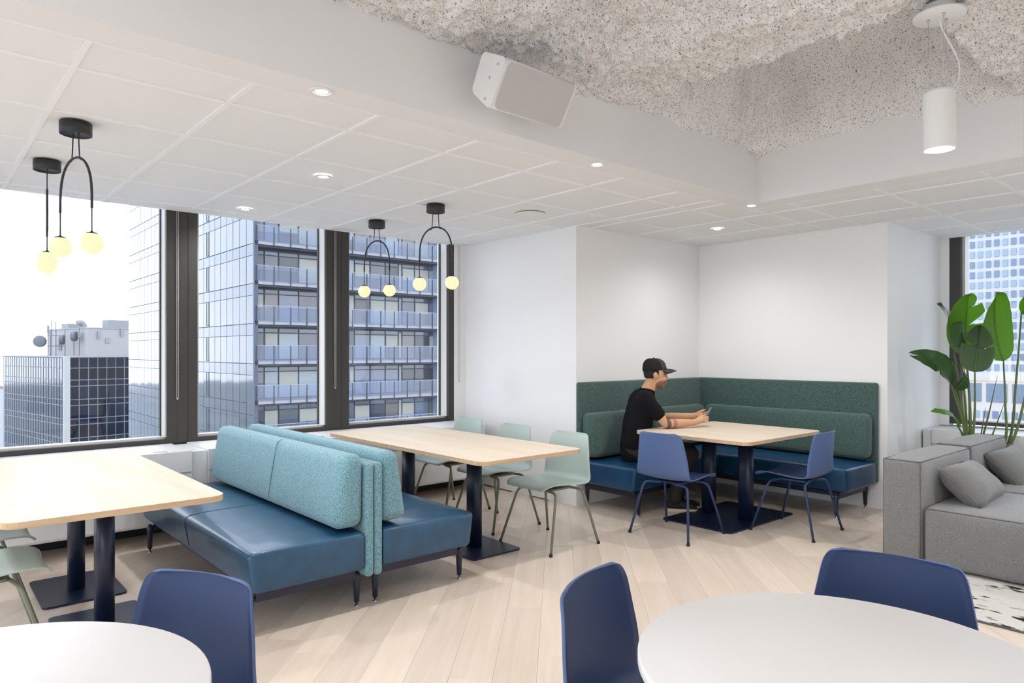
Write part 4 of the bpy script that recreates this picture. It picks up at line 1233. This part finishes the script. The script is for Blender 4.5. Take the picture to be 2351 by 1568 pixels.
# ------------------------------------------------------------------ the city outside
def xmat(name, rgb, *a, **k):
    """outdoor material: colours darkened to offset the strong sky light and exposure"""
    d = lambda c: tuple(x*.80 for x in c)
    if 'var' in k: v = k['var']; k['var'] = (v[0], d(v[1]), v[2], v[3])
    return mat(name, d(rgb), *a, **k)
city_ground = xmat('city_ground', (176, 184, 190), 1, var=(.03, (206, 206, 202), .35, .65))
G().box(-900, 1400, -900, 1800, -75, -74).obj('city_ground', city_ground, kind='stuff', label='hazy streets and low roofs far below the windows', cat='ground')
X_curtain = xmat('curtain_glass', (112, 121, 132), .06, metal=.9)
X_span = xmat('spandrel_glass', (98, 110, 126), .12, metal=.8)
X_joint = xmat('facade_joint', (74, 88, 108), .6)
X_slab = xmat('balcony_slab', (172, 174, 180), .8)
X_frame = xmat('facade_frame', (56, 62, 74), .5)
X_rail = glass('railing_glass', (232, 238, 248), 1.0, .03, .05, (150, 162, 186))
X_p = [xmat('pane_dark', (64, 70, 82), .08, spec=.7), xmat('pane_blue', (112, 126, 150), .08, spec=.8), xmat('pane_pale', (176, 188, 192), .2), xmat('pane_grey', (92, 98, 108), .08, spec=.8),
       xmat('pane_blind', (196, 196, 184), .5), xmat('pane_warm', (118, 114, 112), .1, spec=.8)]
# residential tower: curtain-wall side towards -x, balcony side towards -y
TXc, TYc, FH, ZK = 18.83, 49.94, 2.92, .50
tower = empty('residential_tower', (TXc+8, TYc+20, -74), label='glass residential tower with stacked balconies filling the middle windows', cat='building')
T0 = Vector((TXc+8, TYc+20, -74))
def tpart(g, name, m_): 
    o = g.obj(name, m_, tower); return o
def rel(x, y, z): return (x-T0.x, y-T0.y, z-T0.z)
def tbox(x0, x1, y0, y1, z0, z1):
    a = rel(x0, y0, z0); c = rel(x1, y1, z1); return G().box(a[0], c[0], a[1], c[1], a[2], c[2])
tpart(tbox(TXc+.12, TXc+17, TYc+1.5, TYc+38, -74, 22), 'core', X_joint)
cw, nc = 1.40, 27
pan = G().box(-.06, .02, 0, cw-.07, 0, 2.02).mesh('glass_panel'); spn = G().box(-.06, .02, 0, cw-.07, 0, .80).mesh('spandrel_panel')
for k in range(-4, 7):
    z = ZK + FH*k
    for c in range(nc):
        y = TYc + .25 + c*cw
        link('glass_panel', pan, X_curtain, tower, loc=rel(TXc+.1, y, z+.06), rot=(0, random.uniform(-.003, .003), random.uniform(-.004, .004)))
        link('spandrel_panel', spn, X_span, tower, loc=rel(TXc+.1, y, z+2.12))
tpart(tbox(TXc+.02, TXc+.3, TYc+.0, TYc+.22, -30, 22), 'corner_post', X_joint)
opn = G().box(-.10, -.05, 0, .52, 0, 1.9).mesh('vent_sash')
for k in range(-4, 7):
    f_ = G().box(-.09, -.06, 0, .06, 0, 2.0).box(-.09, -.06, .55, .61, 0, 2.0).box(-.09, -.06, 0, .61, 0, .06)
    o = f_.obj('vent_sash', X_frame, tower); o.location = rel(TXc+.1, TYc+10.05, ZK+FH*k+.1)
nb, bw = 13, 1.28
rail = G().box(0, bw-.04, -.02, .02, 0, 1.12).mesh('railing_panel'); post = G().box(-.02, .03, -.05, .04, -.32, 1.1).mesh('railing_post')
hr = G().box(-.0, 16.7, -.03, .03, 1.12, 1.16).mesh('handrail')
wid = [1.1, 1.1, 1.6, 1.6, 1.5, 1.2, .5, 1.45, 1.45, 1.3, .35, 1.3, 1.5, 1.3]
for k in range(-4, 6):
    z = ZK + FH*k
    tpart(tbox(TXc+.1, TXc+17, TYc, TYc+1.6, z-.02, z+.28), 'balcony_slab', X_slab)
    tpart(tbox(TXc+.1, TXc+17, TYc+.25, TYc+1.5, z-.16, z-.02), 'slab_shade', X_frame)  # dark strip stands in for the shade under each slab
    for c in range(nb):
        link('railing_panel', rail, X_rail, tower, loc=rel(TXc+.2+c*bw, TYc-.03, z+.22))
        link('railing_post', post, X_frame, tower, loc=rel(TXc+.2+c*bw-.02, TYc-.04, z+.22))
    link('handrail', hr, X_slab, tower, loc=rel(TXc+.2, TYc-.03, z+.22))
    x = TXc+.2
    for i, w in enumerate(wid):
        mt = X_p[(i*7 + k*3 + (i*k) % 5) % 6]
        tall = 2.0 if w > .6 else 2.3
        tpart(tbox(x+.06, x+w-.06, TYc+1.42, TYc+1.5, z+.34, z+.28+tall), 'window_pane', mt)
        if w > .6: tpart(tbox(x+.06, x+w-.06, TYc+1.42, TYc+1.5, z+2.36, z+2.64), 'transom_pane', X_p[3 if (i+k) % 3 else 1])
        if (i+k) % 4 == 1: tpart(tbox(x+.1, x+w-.1, TYc+1.40, TYc+1.42, z+1.3, z+2.26), 'window_blind', X_p[4])
        x += w
tpart(tbox(TXc+16.6, TXc+17.4, TYc-.1, TYc+2, -30, 22), 'end_fin', xmat('pale_blue_fin', (176, 196, 226), .5))

# dark glass office block with a white plant room
ang = math.radians(10)
D_dark = [xmat('tinted_glass', (16, 24, 38), .2, spec=.1), xmat('tinted_glass_blue', (14, 24, 48), .2, spec=.1), xmat('tinted_glass_soft', (28, 38, 52), .2, spec=.1)]
D_refl = [xmat('side_glass', (84, 98, 114), .08, metal=.7), xmat('side_glass_dark', (62, 76, 92), .08, metal=.7)]
D_grid = xmat('pale_mullion', (168, 170, 174), .7)
C0 = Vector((22.4, 153.0, -74))
blk = empty('office_block', C0, ang, label='dark gridded glass office block with a white rooftop plant room', cat='building')
TOPZ = .51 + 74
def dbox(x0, x1, y0, y1, z0, z1): return G().box(x0, x1, y0, y1, z0, z1)
dbox(.1, 17, .1, 38, 0, TOPZ-.2).obj('core', D_grid, blk)
dbox(-.45, .55, -.25, .6, 0, TOPZ).obj('corner_pier', xmat('pale_pier', (196, 194, 190), .8), blk)
dbox(-.2, 17, -.2, 38, TOPZ-.2, TOPZ+.05).obj('roof_edge', D_grid, blk)
rows = []
z = TOPZ - .25
for h_ in (2.0, 2.28, 1.16, 2.55, 1.12, 2.55, 1.15, 2.5, 1.15, 2.5, 1.15, 2.5):
    rows.append((z-h_+.1, z)); z -= h_
for r_, (z0, z1) in enumerate(rows):
    p = G().box(0, 1.44, -.02, .1, 0, z1-z0-.06).mesh('glass_panel'); q = G().box(-.02, .1, 0, 1.1, 0, z1-z0-.06).mesh('side_panel')
    for c in range(9): link('glass_panel', p, D_dark[(c*5+r_*3+c*r_) % 3], blk, loc=(.62+c*1.62, -.0, z0))
    for c in range(25): link('side_panel', q, D_refl[(c*3+r_) % 2], blk, loc=(-.0, .75+c*1.46, z0))
PR = xmat('plantroom_paint', (184, 180, 178), .9)
dbox(5.43, 16.5, 5, 27, TOPZ, TOPZ+5.5).obj('plant_room', PR, blk)
dbox(5.33, 16.6, 4.9, 27.1, TOPZ+5.5, TOPZ+5.75).obj('parapet', D_grid, blk)
gm = xmat('antenna_grey', (110, 116, 124), .6); gm2 = xmat('equipment_grey', (158, 160, 162), .7)
def dish(x, y, z, r_, rz):
    o = G().lathe([(.001, -.25), (r_, -.25), (r_, .45), (r_*.9, .50), (.001, .55)], n=24).obj('dish_antenna', gm, blk); o.location = (x, y, z); o.rotation_euler = (math.radians(90), 0, rz)
dish(1, 17.5, TOPZ+3.0, 1.15, math.radians(-40)); dish(3, 12, TOPZ+3.3, 1.0, math.radians(60)); dish(4, 8.3, TOPZ+4.0, 1.0, math.radians(50))
for z_ in (2.0, 4.2): G().box(1, 5.4, 17.4, 17.5, TOPZ+z_, TOPZ+z_+.1).obj('antenna_arm', gm, blk)
for x, y, h in ((2, 16.3, 6.4), (2.2, 15.6, 5.4), (2, 14.2, 7.4), (2.5, 13.4, 7.0), (3.4, 11.2, 5.2), (4.6, 7.2, 5.6), (4.4, 9.4, 4.6)):
    G().box(x, x+.12, y, y+.12, TOPZ, TOPZ+h).obj('antenna_mast', gm, blk)
for x, y, z_ in ((1.9, 16.2, 6.2), (4.4, 7.1, 5.2), (7.1, 4.6, 5.0), (11.4, 4.6, 5.6), (2.1, 15.5, 5.2)):
    G().box(x, x+.35, y, y+.3, TOPZ+z_-1.5, TOPZ+z_).obj('panel_antenna', gm2, blk)
G().box(6, 9.5, 17, 21, TOPZ+5.5, TOPZ+6.8).obj('rooftop_unit', gm2, blk); G().box(11.4, 16.3, 11, 14, TOPZ+5.5, TOPZ+7.6).obj('rooftop_unit', gm2, blk)
G().tube(smooth_path([(7.1, 12, TOPZ+5.4), (7.1, 12, TOPZ+6.4), (6.6, 12, TOPZ+6.9), (5.9, 12, TOPZ+6.7)], 5), .55, 12).obj('vent_cowl', gm2, blk)
G().box(5.3, 5.45, 19, 21, TOPZ+1.2, TOPZ+2.6).obj('louvre', gm, blk)
G().box(8.6, 9.4, 4.85, 5.0, TOPZ+2.6, TOPZ+3.6).obj('louvre', gm2, blk)

# white gridded hotel tower behind the corner window
H0 = Vector((231, 63.2, -74))
hot = empty('hotel_tower', H0, 0, label='white concrete tower with a grid of square windows beyond the plant', cat='building')
Hw = xmat('white_concrete', (214, 216, 220), .9); Hp = [xmat('hotel_glass', (116, 138, 168), .3), xmat('hotel_glass_pale', (150, 172, 188), .3), xmat('hotel_glass_grey', (122, 138, 158), .3)]
G().box(0, 20, -60, 1.2, 0, 150).obj('shaft', Hw, hot)
wn_ = G().box(-.25, .05, -.60, .60, 0, 1.85).mesh('window'); 
zz0 = 74 - 4
for c in range(12):
    for r_ in range(24):
        link('window', wn_, Hp[(c*7+r_*5+c*r_) % 3], hot, loc=(0, -.4-c*1.98, zz0+r_*2.93))
G().box(-6, 22, -60, 3, 0, 74-6.5).obj('podium', xmat('podium_stone', (222, 214, 206), .9), hot)
G().box(-6.2, 22, -60, 3.2, 74-6.7, 74-6.2).obj('podium_coping', xmat('podium_coping', (226, 204, 182), .9), hot)
for c in range(6): G().box(-6.2, -5.9, -4.2-c*6.0, -1-c*6.0+1.6, 74-12.5, 74-7.4).obj('podium_window', Hp[2], hot)
for c in range(12): 
    for r_ in range(3): G().box(-6.2, -5.9, -1.6-c*2.2, -.2-c*2.2, 74-17-r_*3, 74-15-r_*3).obj('podium_pane', Hp[(c+r_) % 3], hot)
# low city below the horizon
cm = [xmat('far_block_pale', (206, 208, 212), .9), xmat('far_block_rust', (176, 150, 138), .9), xmat('far_block_blue', (168, 180, 196), .9)]
far = [(-8, 250, 30, 26, 40, 0, 'pale flat-roofed distant block past the dark office block'), (6, 330, 34, 30, 52, 2, 'bluish distant block rising behind the pale one, past the office block'),
       (-22, 205, 22, 24, 22, 1, 'rust-coloured low distant block at the foot of the dark office block'), (14, 420, 40, 30, 58, 0, 'far pale slab on the skyline left of the dark office block'),
       (-60, 300, 36, 30, 34, 2, 'bluish low block across the street from the rust-coloured one'), (-120, 160, 40, 44, 30, 0, 'pale low block mirrored in the tower glass'),
       (-170, 90, 44, 40, 44, 1, 'rust-coloured block mirrored in the tower glass'), (-240, 190, 50, 60, 52, 2, 'bluish block mirrored in the tower glass')]
for x, y, w, d_, h, i, l in far:
    r_ = empty('distant_building', (x, y, -74), label=l, cat='building', group='distant low buildings')
    G().box(-w/2, w/2, -d_/2, d_/2, 0, h).obj('block', cm[i], r_)
    G().box(-w/2-.3, w/2+.3, -d_/2-.3, d_/2+.3, h, h+1).obj('roof', cm[(i+1) % 3], r_)
